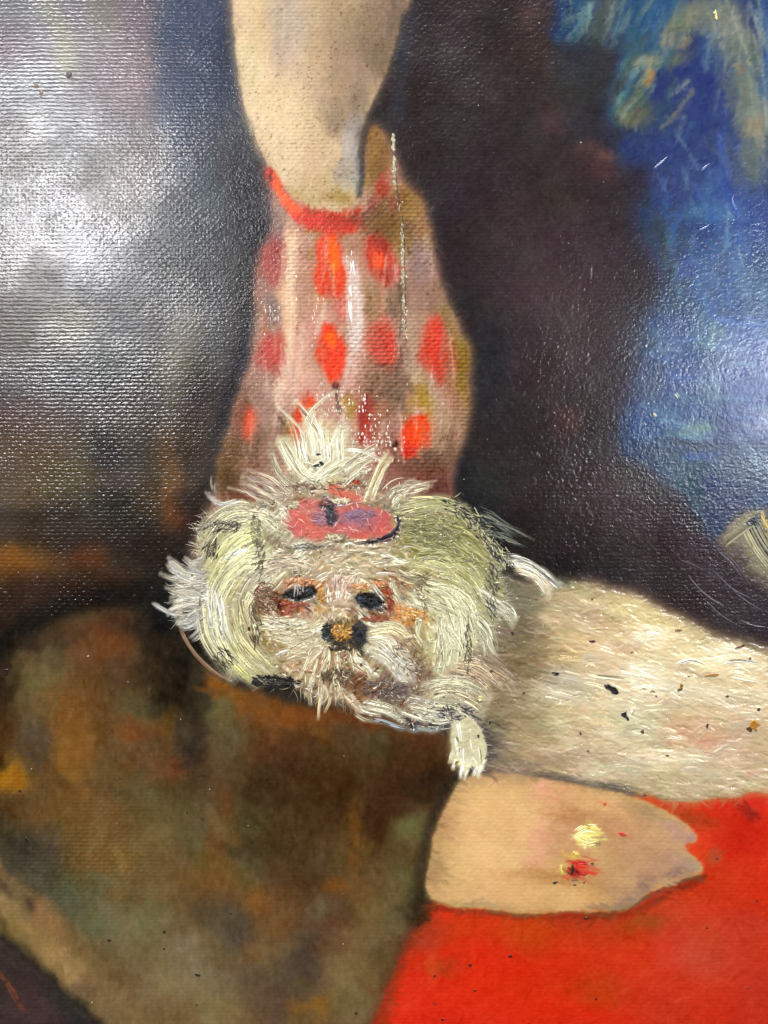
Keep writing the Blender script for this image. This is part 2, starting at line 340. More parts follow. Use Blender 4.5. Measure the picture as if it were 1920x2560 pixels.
dabs('''
600 60 40 140 0 cbb58a; 660 80 50 130 0 c9ae80; 640 230 40 100 -10 d4be92; 730 60 60 130 0 ab9a80; 720 110 40 90 0 a2937e; 760 220 70 120 0 c2aa82; 700 300 60 90 -20 d3bc8e; 740 400 70 70 0 d0ba8c; 800 380 60 90 0 bfa57c
830 60 60 120 0 a38a68; 880 140 60 120 0 8f7658; 940 60 50 110 0 77634c; 990 30 30 110 0 665442; 960 150 30 50 0 6c5a44; 850 230 50 70 0 988062; 900 250 30 60 20 80705a; 836 300 26 46 0 86725a; 800 470 50 40 0 b69c6c
870 370 16 60 0 a59c92; 860 440 26 40 0 978a78; 888 420 10 50 0 8f8c88; 850 500 40 18 0 97783e; 760 500 30 14 20 b09454; 900 330 14 40 20 77706a; 790 150 30 80 0 b0966e; 880 310 14 30 20 8e8478
''', calf, .7)
PART[calf > .5] = 5; SUB[calf > .5] = 0
line([(1012, 40), (990, 140), (958, 230), (924, 300), (904, 370), (904, 440), (898, 490)], 15, '23262c', .7, .8)
line([(572, 0), (580, 90), (592, 190), (612, 280), (650, 376), (672, 424)], 9, '2e3038', .55, .9, None, .3)
line([(945, 360), (925, 420), (915, 460)], 12, '8a6c34', .6, .7)
rib = poly([(664, 420), (684, 428), (704, 460), (735, 505), (770, 520), (830, 530), (880, 524), (905, 520), (905, 566), (860, 588), (800, 582), (750, 562), (716, 522), (690, 480), (668, 446)], 4, .35)
lay(rib, 'bc3c2c', .95)
dabs('''700 466 18 40 -30 e0542e; 736 516 20 26 -40 f0602c; 715 490 12 30 -34 f26a38 .8; 780 548 40 14 14 c23e30; 850 560 40 14 0 a83a2c; 890 552 20 16 -10 8c3a2e; 680 440 6 9 0 6a201a .9; 790 532 30 6 10 9c4430 .7''', rib, .5)
PART[rib > .5] = 6; SUB[rib > .5] = 30
line([(890, 545), (930, 535), (965, 505)], 24, '5c403c', .75, .7, None, .3)
line([(905, 570), (960, 560), (990, 520), (1000, 480)], 26, '6e4a2e', .6, .8, None, .3)
dabs('''940 500 16 26 20 86443a .7; 985 505 12 20 0 7a3e34 .6; 925 350 10 30 14 7d6234 .8''', None, .6)

# ---- 6 the brown cushion
CUSH = [(-140, 1760), (-40, 1660), (40, 1598), (140, 1548), (260, 1520), (380, 1540), (440, 1560), (472, 1610), (520, 1668), (580, 1712), (660, 1740), (760, 1766), (900, 1776), (1000, 1800), (1110, 1836), (1150, 1900),
        (1140, 1960), (1102, 2030), (1078, 2130), (1066, 2230), (1040, 2300), (1000, 2400), (960, 2490), (930, 2580), (900, 2760), (480, 2760), (300, 2600), (200, 2500), (90, 2410), (0, 2340), (-140, 2240)]
cush = poly(CUSH, 7, .8)
lay(poly([(-140, 1560), (460, 1560), (460, 2760), (-140, 2760)], 30), '2b211a')
lay(cush, '5c4a2e')
PART[(Y > 1560 + 0 * X) & (X < 1160) & (PART < 3)] = 7
PART[cush > .5] = 7; SUB[cush > .5] = 0
dabs('''
120 1620 120 60 0 3c2e26; 130 1680 90 60 0 6a5e42; 60 1780 56 110 0 68593b; 130 1740 60 60 0 70633f; 0 1740 44 110 0 2e1d10; 10 1850 40 60 0 4c3010; 20 1944 60 36 0 aa7410 .95; 8 1912 26 18 0 3a1f08 1
260 1600 70 50 0 663a20; 250 1640 50 40 0 70421c; 240 1730 70 80 0 5a3820; 330 1690 60 60 0 4e3826; 300 1560 50 30 0 4a2c1c; 380 1610 40 60 0 302418; 420 1690 70 60 0 2a1c10; 450 1640 50 60 0 1e150e; 360 1560 50 30 0 28201c
190 1830 60 120 0 7a5126; 186 1920 56 90 0 8a6028; 90 1870 40 50 0 4d4236; 150 1800 16 40 0 8a5020; 340 1770 40 40 0 5b5036; 380 1766 30 24 0 332d20; 320 1850 60 40 0 6a5030; 410 1826 30 26 -40 824c1c; 330 1830 40 24 30 7a4018 .8
440 1740 60 50 0 1f160e; 520 1745 40 20 0 2e2a24; 480 1850 40 100 0 2c221c; 570 1820 56 90 0 575038; 546 1770 36 24 -40 696440 .8; 556 1716 44 24 20 925814 .95; 620 1750 60 24 14 844e16; 700 1792 90 26 6 8c4c14; 810 1790 70 24 0 743c12; 940 1796 80 22 6 6c340f; 1040 1830 60 26 10 6a3412
810 1846 36 22 0 7e4c14; 640 1850 40 60 0 5f3b1c; 720 1870 80 50 0 5c3417; 760 1960 150 100 0 402813; 680 1990 70 70 0 3a2815; 860 1990 90 90 0 432a11; 900 1870 60 40 0 50341a; 950 1860 50 30 -10 4b452c; 1040 1920 90 80 0 3c2814; 980 1990 60 90 0 402411
890 2090 30 70 0 704619; 950 2070 40 60 0 3e2412; 1050 1900 60 50 0 46290f; 1080 1960 40 50 0 2f2010; 1030 2080 36 44 20 65673f .95; 1000 2140 36 40 0 55402a; 1010 2200 40 50 0 5c5a3c; 1040 2250 26 40 0 54503a
425 1930 44 34 20 6e3a20; 482 2016 34 28 0 6c3e22; 560 2030 24 60 0 6c3c1c; 300 1950 90 60 0 66522e; 350 2000 70 50 0 5b5234; 420 2070 130 90 0 665838; 470 2000 60 40 0 574a30; 250 2070 80 70 0 7b5a2f; 280 2150 70 40 0 76592f; 380 2120 40 30 0 736239; 490 2080 50 60 0 5b5339
100 2040 70 40 0 6c4c26; 10 2040 50 50 0 4b3418; 120 2120 50 50 20 50473b; 40 2120 70 50 30 3e3d34; 110 2210 80 50 30 404238; 190 2270 70 50 30 505448; 250 2220 60 40 0 595a42; 290 2240 24 44 0 735832 .8; 360 2200 60 30 0 6d5a3c; 420 2190 60 40 0 6a5636
545 2130 30 50 0 6c4720; 620 2126 60 22 0 382f1c; 630 2060 50 40 0 484228; 610 2200 56 44 0 4f4a30; 620 2090 40 10 0 575234 .7; 700 2120 60 60 0 3c2b17; 540 2200 60 40 0 6e5028; 640 2260 40 40 0 7e5322; 730 2220 60 60 0 50391f; 780 2190 60 60 0 44311c; 860 2216 40 24 0 7c4a18
810 2286 24 34 20 6c6c4c .95; 870 2290 50 50 0 4a3b2d; 920 2270 50 50 0 6e4628; 770 2380 70 80 0 453a35; 840 2330 30 60 0 5c3a28; 560 2310 70 50 20 494236; 660 2350 50 40 0 6c5130; 700 2300 50 50 0 6a4c2a; 580 2360 50 30 20 4c443c; 740 2440 60 60 0 4c403c
300 2340 90 60 0 68624c; 370 2290 80 40 0 716c54; 250 2300 40 40 0 5d5e4c; 400 2400 90 50 0 736a50; 480 2370 60 40 0 7a7260; 500 2456 60 36 0 7c746c; 420 2480 80 50 0 7d7156; 560 2520 80 60 0 7b6c4c; 600 2450 50 40 0 6c5f52; 660 2450 50 60 0 5a4d42; 700 2520 60 60 0 56453b; 640 2390 50 20 20 7a5c3c .7
780 2530 44 44 0 855a22; 860 2440 60 60 0 7b6d4b; 890 2530 60 60 0 6c5e42; 900 2370 50 50 0 705a3a; 960 2400 50 60 -20 60503a; 950 2300 44 50 0 6a5a3a; 1000 2300 40 60 -20 5a5038; 820 2420 20 40 0 6e5c42; 480 2620 200 70 0 7a6a4a; 780 2640 160 60 0 665440
''', cush, .75)
line([(-60, 2190), (40, 2262), (130, 2350), (220, 2450), (310, 2550), (400, 2650)], 96, '7c6848', .75, .6, cush)
dabs('''140 2390 50 36 40 9a7e56; 120 2300 60 30 40 8c6c4c; 180 2440 30 30 40 a4875c .8; 20 2250 50 36 30 8c7a54; 230 2500 40 40 40 7a6448; 60 2330 50 20 40 a08256 .8; 210 2470 30 20 30 5e4c3e .7; 240 2540 50 30 40 6c604a''', cush, .7)
corner = poly([(-140, 2270), (0, 2345), (60, 2390), (130, 2450), (210, 2530), (300, 2620), (420, 2760), (-140, 2760)], 4, .6)
lay(corner, '3a3231')
dabs('''40 2430 60 40 40 38302f; 60 2520 80 40 0 443a3c; 140 2480 50 16 42 2c2a2a; 200 2550 70 20 42 2b2e2c; 30 2600 80 60 0 3c3234''', corner, .7)
line([(0, 2430), (30, 2476), (60, 2528)], 8, '734834', .9, .6, None, .2)
line([(0, 2436), (26, 2482), (50, 2520)], 4, '845640', .6, .6)
line([(0, 2340), (70, 2392), (150, 2462), (250, 2562)], 18, '262420', .7, .8)
PART[(corner > .5)] = 8
line([(-20, 1640), (50, 1580), (130, 1530), (220, 1500), (340, 1488), (400, 1520)], 60, '120f0e', .8, .8)
line([(380, 1500), (420, 1600), (470, 1680)], 70, '17120f', .6, .8)
line([(0, 2072), (40, 2112), (90, 2150)], 12, '201a14', .6, .8); line([(0, 2130), (30, 2160), (70, 2190)], 10, '24201a', .5, .8)
line([(60, 1880), (110, 1925), (170, 1965)], 10, '3a2c1c', .6, .8, None, .3); line([(80, 1900), (130, 1940), (185, 1990)], 5, '342614', .6, .8); line([(300, 1800), (350, 1830), (400, 1850)], 8, '3c2c1a', .6, .8, None, .3)
line([(0, 2210), (40, 2240), (80, 2270)], 24, '3a2c26', .7, .8); dabs('70 2265 14 14 0 33261f .8')
for k in range(5): line([(575 + k, 2120 + k * 7), (620, 2122 + k * 7), (670 - 4 * k, 2118 + k * 7)], 3, ['6b6844', '3a3420', '706a48', '2e2818', '55502f'][k], .6, .6)
line([(446, 1566), (462, 1600), (490, 1640), (526, 1676), (552, 1692), (574, 1704)], 9, '8d6f52', .9, .45, None, .1, .4, 1.6)
line([(470, 1574), (500, 1630), (540, 1672), (590, 1700)], 18, '14100e', .7, .7)
line([(448, 1566), (464, 1600), (492, 1640), (528, 1676), (574, 1704)], 8, '95755a', .9, .4, None, .1, .4, .8)

# ---- 7 the red cloth
red = poly([(1590, 1980), (1640, 1994), (1700, 2000), (1780, 1992), (1850, 1990), (2100, 1984), (2100, 2760), (890, 2760), (926, 2580), (960, 2490), (1000, 2400), (1040, 2310), (1066, 2256), (1300, 2270), (1500, 2150)], 6, .5)
lay(red, 'cc2414')
dabs('''
1150 2320 100 40 0 c02c10; 1260 2310 90 40 0 c82c12; 1340 2330 80 50 0 b43410; 1110 2420 60 26 0 963218 .8; 1060 2330 40 50 20 a02c20; 1000 2480 60 90 20 cc2418; 1080 2520 90 50 0 d2281a; 1240 2440 110 60 0 d0240e; 1400 2460 120 60 0 c4260f
1480 2350 100 50 0 c02a14; 1340 2540 160 50 0 cc2210; 1600 2320 110 40 0 a83218; 1560 2420 90 60 0 c02c18; 1700 2260 100 40 -14 b03420; 1760 2400 110 90 0 b43834; 1860 2320 90 70 0 b43026; 1900 2480 90 90 0 b02820; 1660 2520 110 70 0 bc2c1c
1800 2200 110 60 0 bc2a16; 1840 2080 90 70 0 b81e12; 1760 2060 60 50 0 c42a16; 1900 2000 90 24 0 c82424; 1700 2006 60 14 0 b83028; 1740 2120 30 40 0 d03420; 1780 2140 16 20 0 9c4438; 1720 2040 60 20 20 98321a; 1620 2310 60 16 0 8c3c1c .7
1500 2480 60 40 0 a8340f .6; 1080 2420 16 50 0 c8442c .6; 1100 2580 200 40 0 cc2416; 1420 2620 200 50 0 c42414; 1800 2620 200 60 0 ac281e; 1480 2300 90 14 -6 9a2c18 .7; 1700 2230 60 12 -30 8e2418 .6
''', red, .8)
PART[red > .5] = 9; SUB[red > .5] = 0
line([(1790, 1985), (1830, 2006), (1870, 2024), (1900, 2050)], 5, '701a18', .7, .6)
line([(1062, 2270), (1020, 2350), (975, 2450), (945, 2560)], 44, '5c2c1e', .5, .9)
line([(1066, 2268), (1160, 2276), (1300, 2290), (1480, 2292), (1590, 2276), (1680, 2230), (1760, 2190)], 16, '6a241a', .6, .9)

# ---- 8 the dog's body
BODY = [(1180, 1440), (1240, 1436), (1330, 1448), (1400, 1456), (1500, 1462), (1600, 1492), (1680, 1528), (1760, 1568), (1850, 1604), (2100, 1680), (2100, 1986), (1880, 1990), (1790, 1994), (1700, 1999), (1620, 1986), (1540, 1972),
        (1450, 1958), (1360, 1944), (1240, 1934), (1200, 1936), (1160, 1860), (1100, 1810), (1000, 1780), (900, 1740), (1000, 1500)]
body = poly(BODY, 9, 1.3)
lay(body, 'b6a07a')
PART[body > .5] = 10; SUB[body > .5] = 0
dabs('''
1290 1480 70 40 0 8a8060; 1260 1460 40 24 0 5c5a4c; 1340 1470 80 20 4 7a7460; 1430 1475 90 14 4 8c8262; 1290 1570 80 80 0 70674f; 1300 1660 90 60 0 806a4e; 1250 1730 80 50 0 8a765c; 1380 1620 60 60 0 a08c66
1400 1520 70 40 0 bfa87e; 1500 1550 80 34 4 a68c66; 1440 1590 70 24 -10 b89c72; 1560 1505 80 24 14 c9b27c; 1500 1480 60 16 6 a89870; 1650 1560 80 34 20 d2bd84; 1600 1590 80 26 10 cdb27e; 1500 1630 110 34 4 c8a878; 1420 1650 60 24 0 b6996c
1560 1680 80 30 0 d0b482; 1480 1720 70 40 0 cdb47c; 1700 1620 90 34 14 dcc690; 1820 1640 90 34 14 d6be8a; 1750 1690 90 40 6 dfc898; 1880 1700 90 50 0 ccb488; 1620 1696 60 22 0 e6d6a6; 1640 1740 40 18 0 ebe2c0; 1560 1740 60 24 0 d8bc8e
1420 1690 60 28 14 988c78 .6; 1380 1740 50 30 0 9a8c72 .7; 1460 1720 30 20 20 b0a488 .6; 1440 1770 70 24 0 c3aa80; 1340 1810 70 50 0 9c8c68; 1200 1830 60 50 0 6e6958; 1250 1880 60 40 0 7a705c; 1350 1870 80 40 0 a8926e; 1440 1830 60 30 0 b8a07a; 1500 1800 50 24 0 cdb890
1600 1800 70 40 0 b4b088 .7; 1640 1830 50 40 0 b4ac88 .7; 1540 1850 60 30 0 c6b28a; 1740 1820 80 50 0 c89c7c; 1700 1770 80 24 0 d0b48a; 1850 1790 70 40 0 ccaa84; 1800 1870 90 40 0 c4a07c; 1890 1880 60 60 0 bfa27e; 1900 1760 50 30 0 cfb48a
1660 1890 80 24 0 e0d0a8; 1590 1880 50 26 0 c6b88e; 1560 1930 50 24 0 b0a888; 1460 1900 80 24 0 ae9674; 1500 1944 60 18 0 9a846a; 1640 1960 70 22 0 b09a76; 1740 1960 80 26 0 b4a07c; 1860 1950 90 30 0 bca684; 1790 1930 60 16 0 c8b48e; 1880 1940 14 10 0 d07c6c .8
1370 1900 60 24 0 a08a6c; 1290 1910 60 16 0 847460; 1230 1790 60 40 0 807258; 1170 1760 50 30 0 8c7a62
1800 1845 60 18 0 c4886c .7; 1620 1640 60 10 14 e2cd96 .8; 1760 1656 70 9 16 ead5a0 .8
''', body, .7)
for k, (x, y, c) in enumerate([(1600, 1530, 'e6d49c'), (1650, 1590, 'e8d8a4'), (1700, 1640, 'efe0b0'), (1560, 1600, 'dcc490'), (1500, 1520, 'd6c090'), (1770, 1620, 'e4d09a'), (1820, 1690, 'ead8ac'), (1660, 1680, 'f0e4c0'), (1480, 1640, 'd2b484'), (1440, 1560, 'ccb088')]):
    line([(x - 90, y + 14), (x - 20, y - 8), (x + 70, y + 24)], 26, c, .5, .7, body, .45)
line([(1590, 1890), (1650, 1884), (1720, 1900)], 26, 'ece2c4', .6, .7, body, .4)
line([(1400, 1766), (1480, 1752), (1560, 1756)], 22, 'dfc698', .6, .6, body, .4)
line([(1250, 1934), (1360, 1940), (1450, 1952), (1560, 1972), (1610, 1988)], 15, '4a4648', .7, .8, None, .2)
line([(1230, 1434), (1320, 1444), (1420, 1452)], 20, '343838', .6, .9)
line([(1480, 1462), (1600, 1490), (1700, 1540), (1800, 1590), (1920, 1630)], 16, '6a5c46', .5, .9)

# ---- 9 the painted hand
HAND = [(1128, 1990), (1148, 1958), (1203, 1938), (1284, 1936), (1365, 1950), (1452, 1964), (1539, 1980), (1608, 1998), (1654, 2020), (1690, 2040), (1722, 2066), (1742, 2090), (1732, 2104), (1713, 2106), (1722, 2128), (1742, 2148), (1761, 2168), (1748, 2186),
        (1712, 2196), (1690, 2214), (1650, 2224), (1620, 2236), (1596, 2258), (1560, 2272), (1500, 2280), (1411, 2280), (1330, 2284), (1249, 2278), (1163, 2268), (1090, 2254), (1070, 2230), (1068, 2190), (1080, 2120), (1100, 2050)]
line([(1146, 1956), (1106, 2030), (1080, 2120), (1066, 2210), (1040, 2290)], 54, '241d18', .85, .8)
hand = poly(HAND, 4.2, .5, 4)
lay(hand, 'bb9868')
PART[hand > .5] = 11; SUB[hand > .5] = 0
dabs('''
1150 1970 60 26 -20 a08560; 1260 1950 80 18 0 a98e66; 1180 2050 60 60 0 cdab72; 1240 2020 90 50 0 cfae74; 1150 2140 60 60 0 c8a66e; 1240 2140 90 70 0 d4b47c; 1110 2080 24 60 10 aa8a5c; 1096 2190 24 40 0 9a7c56; 1200 2230 90 40 0 c6a46e; 1320 2210 80 50 0 caa46e
1320 2050 70 60 0 cfab74; 1360 1990 50 24 0 c49c70; 1344 1976 14 14 0 d89c84; 1370 2006 34 10 10 d49a78 .8; 1345 2110 24 60 0 d49c7c .85; 1330 2160 20 24 0 d29876 .8; 1440 2000 60 24 0 c29a6a; 1500 2010 50 24 0 c6a070; 1450 2050 70 26 10 aa8052
1540 2080 60 40 10 b08a62; 1420 2120 60 50 0 b68e64; 1330 2190 50 14 -4 b68c5a; 1420 2200 70 20 -4 a27642; 1500 2190 60 26 0 ad865a; 1560 2140 60 40 0 ae8a60; 1600 2020 50 20 20 a48660; 1640 2060 50 26 30 ab8a66; 1690 2080 40 26 40 a88474; 1620 2120 60 40 0 ac8964
1700 2150 50 26 0 a1826c; 1640 2180 60 26 -10 a58264; 1560 2230 60 26 0 a07e5e; 1480 2240 60 26 0 b8945f; 1400 2250 80 20 0 c8a46c; 1700 2186 40 12 -20 846c60; 1620 2220 40 14 -30 846a5c; 1580 2250 30 14 -20 8c7260; 1540 2266 60 8 0 86705c
1640 2030 50 10 30 94805e .8; 1730 2160 20 14 0 a08678; 1725 2090 14 12 30 a07c78; 1180 2266 90 8 4 a08862 .8
''', hand, .7)
line([(1340, 2030), (1420, 2044), (1500, 2070), (1560, 2100)], 10, '9c7244', .5, .8, hand, .3)
line([(1590, 2262), (1640, 2230), (1700, 2204), (1750, 2190)], 8, '50403c', .7, .8)
line([(1210, 2278), (1330, 2288), (1420, 2282), (1510, 2284), (1590, 2264)], 7, '6a4c3c', .6, .8)
jm = poly([(1436, 2090), (1452, 2070), (1480, 2062), (1500, 2074), (1498, 2100), (1474, 2112), (1464, 2122), (1452, 2108), (1440, 2104)], 1.6, .3)
line([(1494, 2068), (1508, 2084), (1500, 2106), (1486, 2114)], 9, '2b3638', .85, .5, None, .3)
lay(jm, 'f0dc84'); SUB[jm > .5] = 40; PART[jm > .5] = 11
dabs('1474 2080 14 10 0 f2e070; 1462 2096 16 7 10 f6ecb4; 1484 2090 8 14 0 efdc92', jm, .4, .8, .3)
rm = poly([(1424, 2162), (1440, 2152), (1466, 2150), (1472, 2170), (1468, 2190), (1446, 2196), (1420, 2192), (1414, 2176)], 1.6, .3)
lay(rm, 'b8241c'); SUB[rm > .5] = 41; PART[rm > .5] = 11
dabs('1454 2170 14 16 0 d83024; 1432 2176 10 10 0 5a1414; 1456 2192 12 4 0 c89070', rm, .4, .8, .3)
dabs('''1436 2134 12 8 0 d8b858 .9; 1428 2142 14 5 0 ccac50 .8; 1406 2170 10 14 0 d4b85c .9; 1418 2156 6 4 0 e0c468 .8; 1392 2208 8 3 0 3a3c38 .8; 1436 2204 9 2.5 0 44403a .8; 1482 2162 5 4 0 4c3c30 .7; 1434 2176 5 9 20 281214 .9; 1428 2184 6 3 0 2a1214 .9
1512 2010 5 4 0 c05038 .9; 1555 2085 8 4 20 c84430 .95; 1386 2208 4 3 0 303430 .7''', None, .4, .9, .3)

# ---- 10 the dog's head
HEAD = [(500, 1330), (540, 1290), (600, 1268), (660, 1262), (700, 1236), (730, 1200), (770, 1180), (830, 1176), (890, 1190), (930, 1214), (990, 1240), (1070, 1262), (1150, 1280), (1210, 1330),
        (1232, 1396), (1256, 1460), (1262, 1530), (1226, 1600), (1196, 1680), (1186, 1750), (1170, 1790), (1130, 1812), (1060, 1826), (980, 1800), (920, 1768), (860, 1760), (780, 1740), (700, 1712), (630, 1700), (570, 1660),
        (520, 1580), (484, 1500), (484, 1430)]
dabs('440 1524 60 50 0 0f151d .95; 400 1480 60 40 0 16181a .8; 480 1250 40 30 0 1a1614 .7; 520 1340 34 40 0 241a12 .8; 500 1590 40 60 30 17130f .9')
head = poly(HEAD, 8, 1.2)
lay(head, 'a3967a', .96)
PART[head > .5] = 10; SUB[head > .5] = 50
dabs('''
560 1300 50 26 -20 7c7456; 640 1290 50 26 0 968a6c; 560 1360 50 30 -30 b4ae7c; 620 1350 40 40 0 98946c; 660 1320 36 50 0 77785a; 560 1440 60 50 0 b9b38c; 520 1500 40 50 0 b4ae98; 550 1560 40 80 -10 c2c0ac; 600 1500 50 60 0 a09060; 640 1400 50 30 -20 b9ae88
600 1640 50 50 30 b6ac70; 560 1620 30 50 -30 a8a078; 650 1680 50 24 30 a69a6e; 620 1580 40 70 -10 a08e62; 650 1520 30 70 0 8c7448; 660 1600 34 40 0 938056; 690 1480 36 60 20 6c4a2a; 700 1530 40 26 10 7c5c3c; 660 1440 40 24 -20 8c7c5c; 720 1440 40 20 0 8c6e54
700 1300 40 40 0 a8997c; 720 1350 50 30 0 a89c80; 760 1400 70 26 0 bfae8a; 720 1370 50 8 -4 6c685e .8; 860 1410 90 26 0 c8b68e; 960 1400 60 30 0 b8a682; 800 1350 90 14 0 c2b094; 850 1360 60 12 0 9c8e78; 1000 1380 50 40 0 a09270; 840 1450 40 24 0 c49e8c; 845 1490 26 34 0 c8a890
840 1530 40 24 0 c6b48e; 800 1550 50 20 0 c8b894; 760 1560 60 26 0 c4b38c; 720 1600 50 30 0 b6a47c; 760 1610 50 30 0 c6b88e; 720 1640 60 30 20 a38b66; 790 1640 50 26 0 b89a74; 770 1690 60 26 0 a08a64; 850 1650 50 26 0 9c7c54; 840 1700 50 34 0 6e5c44; 800 1720 60 20 0 8c7860
930 1620 50 30 30 b4a07c; 900 1660 50 26 20 a08458; 970 1650 50 40 30 a6967c; 960 1600 40 20 0 b89a78; 1000 1600 40 24 0 9c8468; 1000 1680 60 30 10 8a7460; 960 1720 60 30 0 7c6654; 900 1720 40 30 0 7c5a3c; 1040 1680 40 40 0 7c6c5c; 1000 1740 70 30 0 70625a; 940 1760 60 16 14 6e6250
1060 1770 70 30 0 968a6c; 1130 1740 60 30 0 a89878; 1100 1700 60 30 0 8c7a64; 1180 1760 50 40 0 8a7a64; 1130 1790 50 20 0 6a6060; 1060 1810 60 12 10 4e5054; 990 1790 70 10 16 4c4844; 1160 1690 50 20 0 a08a6c; 1120 1660 40 14 0 a08c74
1040 1330 40 50 0 948c66; 1090 1320 60 50 0 827f4c; 1120 1360 50 26 20 7a784a; 1150 1330 50 40 30 a09c68; 1060 1380 40 40 0 8c864c; 1060 1430 34 50 0 98924f; 1130 1400 60 30 10 aaa464; 1200 1390 50 50 30 a49f62; 1240 1440 30 50 20 8c8c5c; 1160 1440 60 40 0 c6c08c; 1200 1480 50 40 0 b7b184
1080 1480 40 24 0 a89470; 1100 1500 60 30 0 ccc492; 1150 1520 60 40 0 cdc898; 1100 1580 60 60 0 c6c08e; 1160 1590 40 60 0 c2bc8c; 1120 1640 50 40 0 bcb488; 1200 1560 30 60 0 a8a280; 1230 1520 40 30 0 a09c86; 1240 1580 26 60 0 858066; 1210 1640 30 40 0 827a68; 1050 1600 20 40 0 98885e
1010 1440 50 30 0 a08a6c; 1000 1470 30 40 20 8c6c50; 1040 1480 30 20 0 a48c6c;  930 1200 40 30 0 a08c70; 700 1220 50 30 0 a08c74; 760 1220 50 26 0 b09c84; 1000 1240 50 24 0 8c7860; 980 1270 50 16 0 706a58
''', head, .7, .85)
dabs('785 1130 50 44 10 cfc8a0 .8 .8; 845 1095 30 44 0 bdb8a4 .7 .9; 745 1175 30 30 0 c0b696 .7 .9; 800 1170 60 34 0 c9c19c .9 .7; 866 1160 36 30 0 b8ae8c .6 .9; 720 1190 30 20 0 b4a48a .6 .9; 786 1080 16 24 -10 d8d0ac .6 1', None, .8, .8, 2.2)
# face marks
EYES = []
dabs('''746 1452 44 11 4 c8905c .85; 712 1470 16 16 0 c4a080 .8; 790 1470 14 14 0 e09c64 .9; 726 1508 34 9 20 9c4a30 .8; 762 1518 24 9 10 cc7c50 .85; 720 1528 14 7 20 a04430 .8; 806 1490 15 24 0 c4903e .8; 800 1520 20 10 0 cc9c50 .7; 690 1500 18 26 0 604024 .7
905 1464 20 11 -20 d0945c .85; 948 1462 20 13 10 d0945c .9; 975 1500 14 34 -10 8c3c1c .9; 930 1548 50 12 12 7c3a1c .85; 890 1530 20 12 30 6c3826 .8; 960 1555 34 12 -6 8c4018 .8; 1010 1520 16 20 0 964a1c .8; 1036 1535 44 14 24 dca050 .9; 1010 1556 30 10 10 cc8c3c .9; 1046 1560 16 10 0 c88c34 .7; 1000 1450 50 12 20 8c4c30 .5''', None, .55, .9, .8)
lash = []
for k, (pts, extra) in enumerate([([(704, 1487), (722, 1472), (746, 1463), (778, 1467), (792, 1481), (782, 1495), (757, 1501), (728, 1496)], '752 1484 16 8 0 2c1410 .8; 738 1470 10 6 0 3c1c14 .8'),
                                  ([(888, 1484), (906, 1478), (932, 1487), (960, 1500), (966, 1514), (946, 1528), (914, 1524), (896, 1508)], '900 1492 8 5 20 44586a .8; 930 1510 12 7 10 0c0e10 .9; 912 1504 10 6 20 243440 .7')]):
    m = poly(pts, 3.2, 1.4)
    lay(m, '0d0b0d', .97); dabs(extra, m, .5, .8, .6)
    SUB[m > .5] = 60 + k; PART[m > .5] = 10
nm = poly([(806, 1566), (830, 1554), (860, 1560), (895, 1550), (918, 1572), (922, 1600), (904, 1618), (876, 1622), (858, 1632), (836, 1618), (812, 1606), (800, 1586)], 7, 1.8)
lay(nm, '2a2620', .7); SUB[nm > .5] = 62; PART[nm > .5] = 10
dabs('''818 1580 16 24 0 121619 .95; 896 1590 20 34 10 13171b .95; 852 1580 28 20 0 c48e40 .95; 866 1572 14 20 0 a07428 .8; 842 1590 16 9 0 d49c48 .8; 846 1614 22 12 0 4c3c26 .8; 874 1612 14 10 0 5c3c18 .8; 850 1556 30 8 0 8c7848 .7; 862 1630 24 12 0 5c4a30 .6''', None, .9, .9, 1.3)
# the bow
bow = poly([(728, 1276), (752, 1256), (796, 1244), (840, 1250), (880, 1258), (940, 1264), (984, 1284), (998, 1310), (992, 1338), (960, 1350), (920, 1348), (888, 1340), (860, 1326), (820, 1336), (780, 1346), (744, 1338), (724, 1312)], 5, 1.6)
lay(bow, 'c4625a', .95); SUB[bow > .5] = 63; PART[bow > .5] = 10
dabs('''760 1300 30 34 0 cc6458; 800 1326 40 12 0 d0685c; 812 1282 26 24 0 9c6a78; 870 1310 40 18 0 bc6464; 900 1284 44 16 6 94708a; 930 1300 30 20 0 9c6c7c; 960 1310 26 24 0 c4605a; 900 1336 30 9 0 cc6054; 860 1284 20 14 0 a4646c; 780 1270 24 10 0 c87c70; 740 1316 14 20 0 c8686c''', bow, .6, .85)
bow2 = poly([(812, 1206), (838, 1202), (870, 1220), (900, 1236), (910, 1250), (880, 1256), (850, 1240), (822, 1226)], 3, .8)
lay(bow2, 'cf6a5a', .9); SUB[bow2 > .5] = 63; PART[bow2 > .5] = 10
dabs('846 1240 34 9 14 9078 88' if False else '846 1242 34 8 14 907088 .8; 880 1204 15 7 20 a82820 .9; 860 1198 9 5 0 5c2c18 .8', None, .5, .8)
line([(996, 1292), (1000, 1316), (984, 1342), (946, 1354), (906, 1358)], 10, '282630', .85, .5, None, .2)
line([(806, 1262), (826, 1268), (836, 1290), (826, 1306)], 20, '1f262e', .85, .6, None, .3)
line([(815, 1336), (850, 1340), (866, 1350)], 12, '8a8468', .7, .7, None, .3)
dabs('690 1706 60 18 8 14120f .9; 640 1690 40 9 14 1c1a16 .7; 740 1728 30 12 0 241c14 .8; 1090 1812 60 8 8 38404a .8; 1130 1790 20 14 0 302c34 .8; 1180 1810 20 26 20 3a363c .8; 1006 1790 70 8 16 2c2a2c .7; 890 1690 26 20 0 6e4428 .6; 884 1752 30 16 0 7a4a22 .7', None, .7, .8)
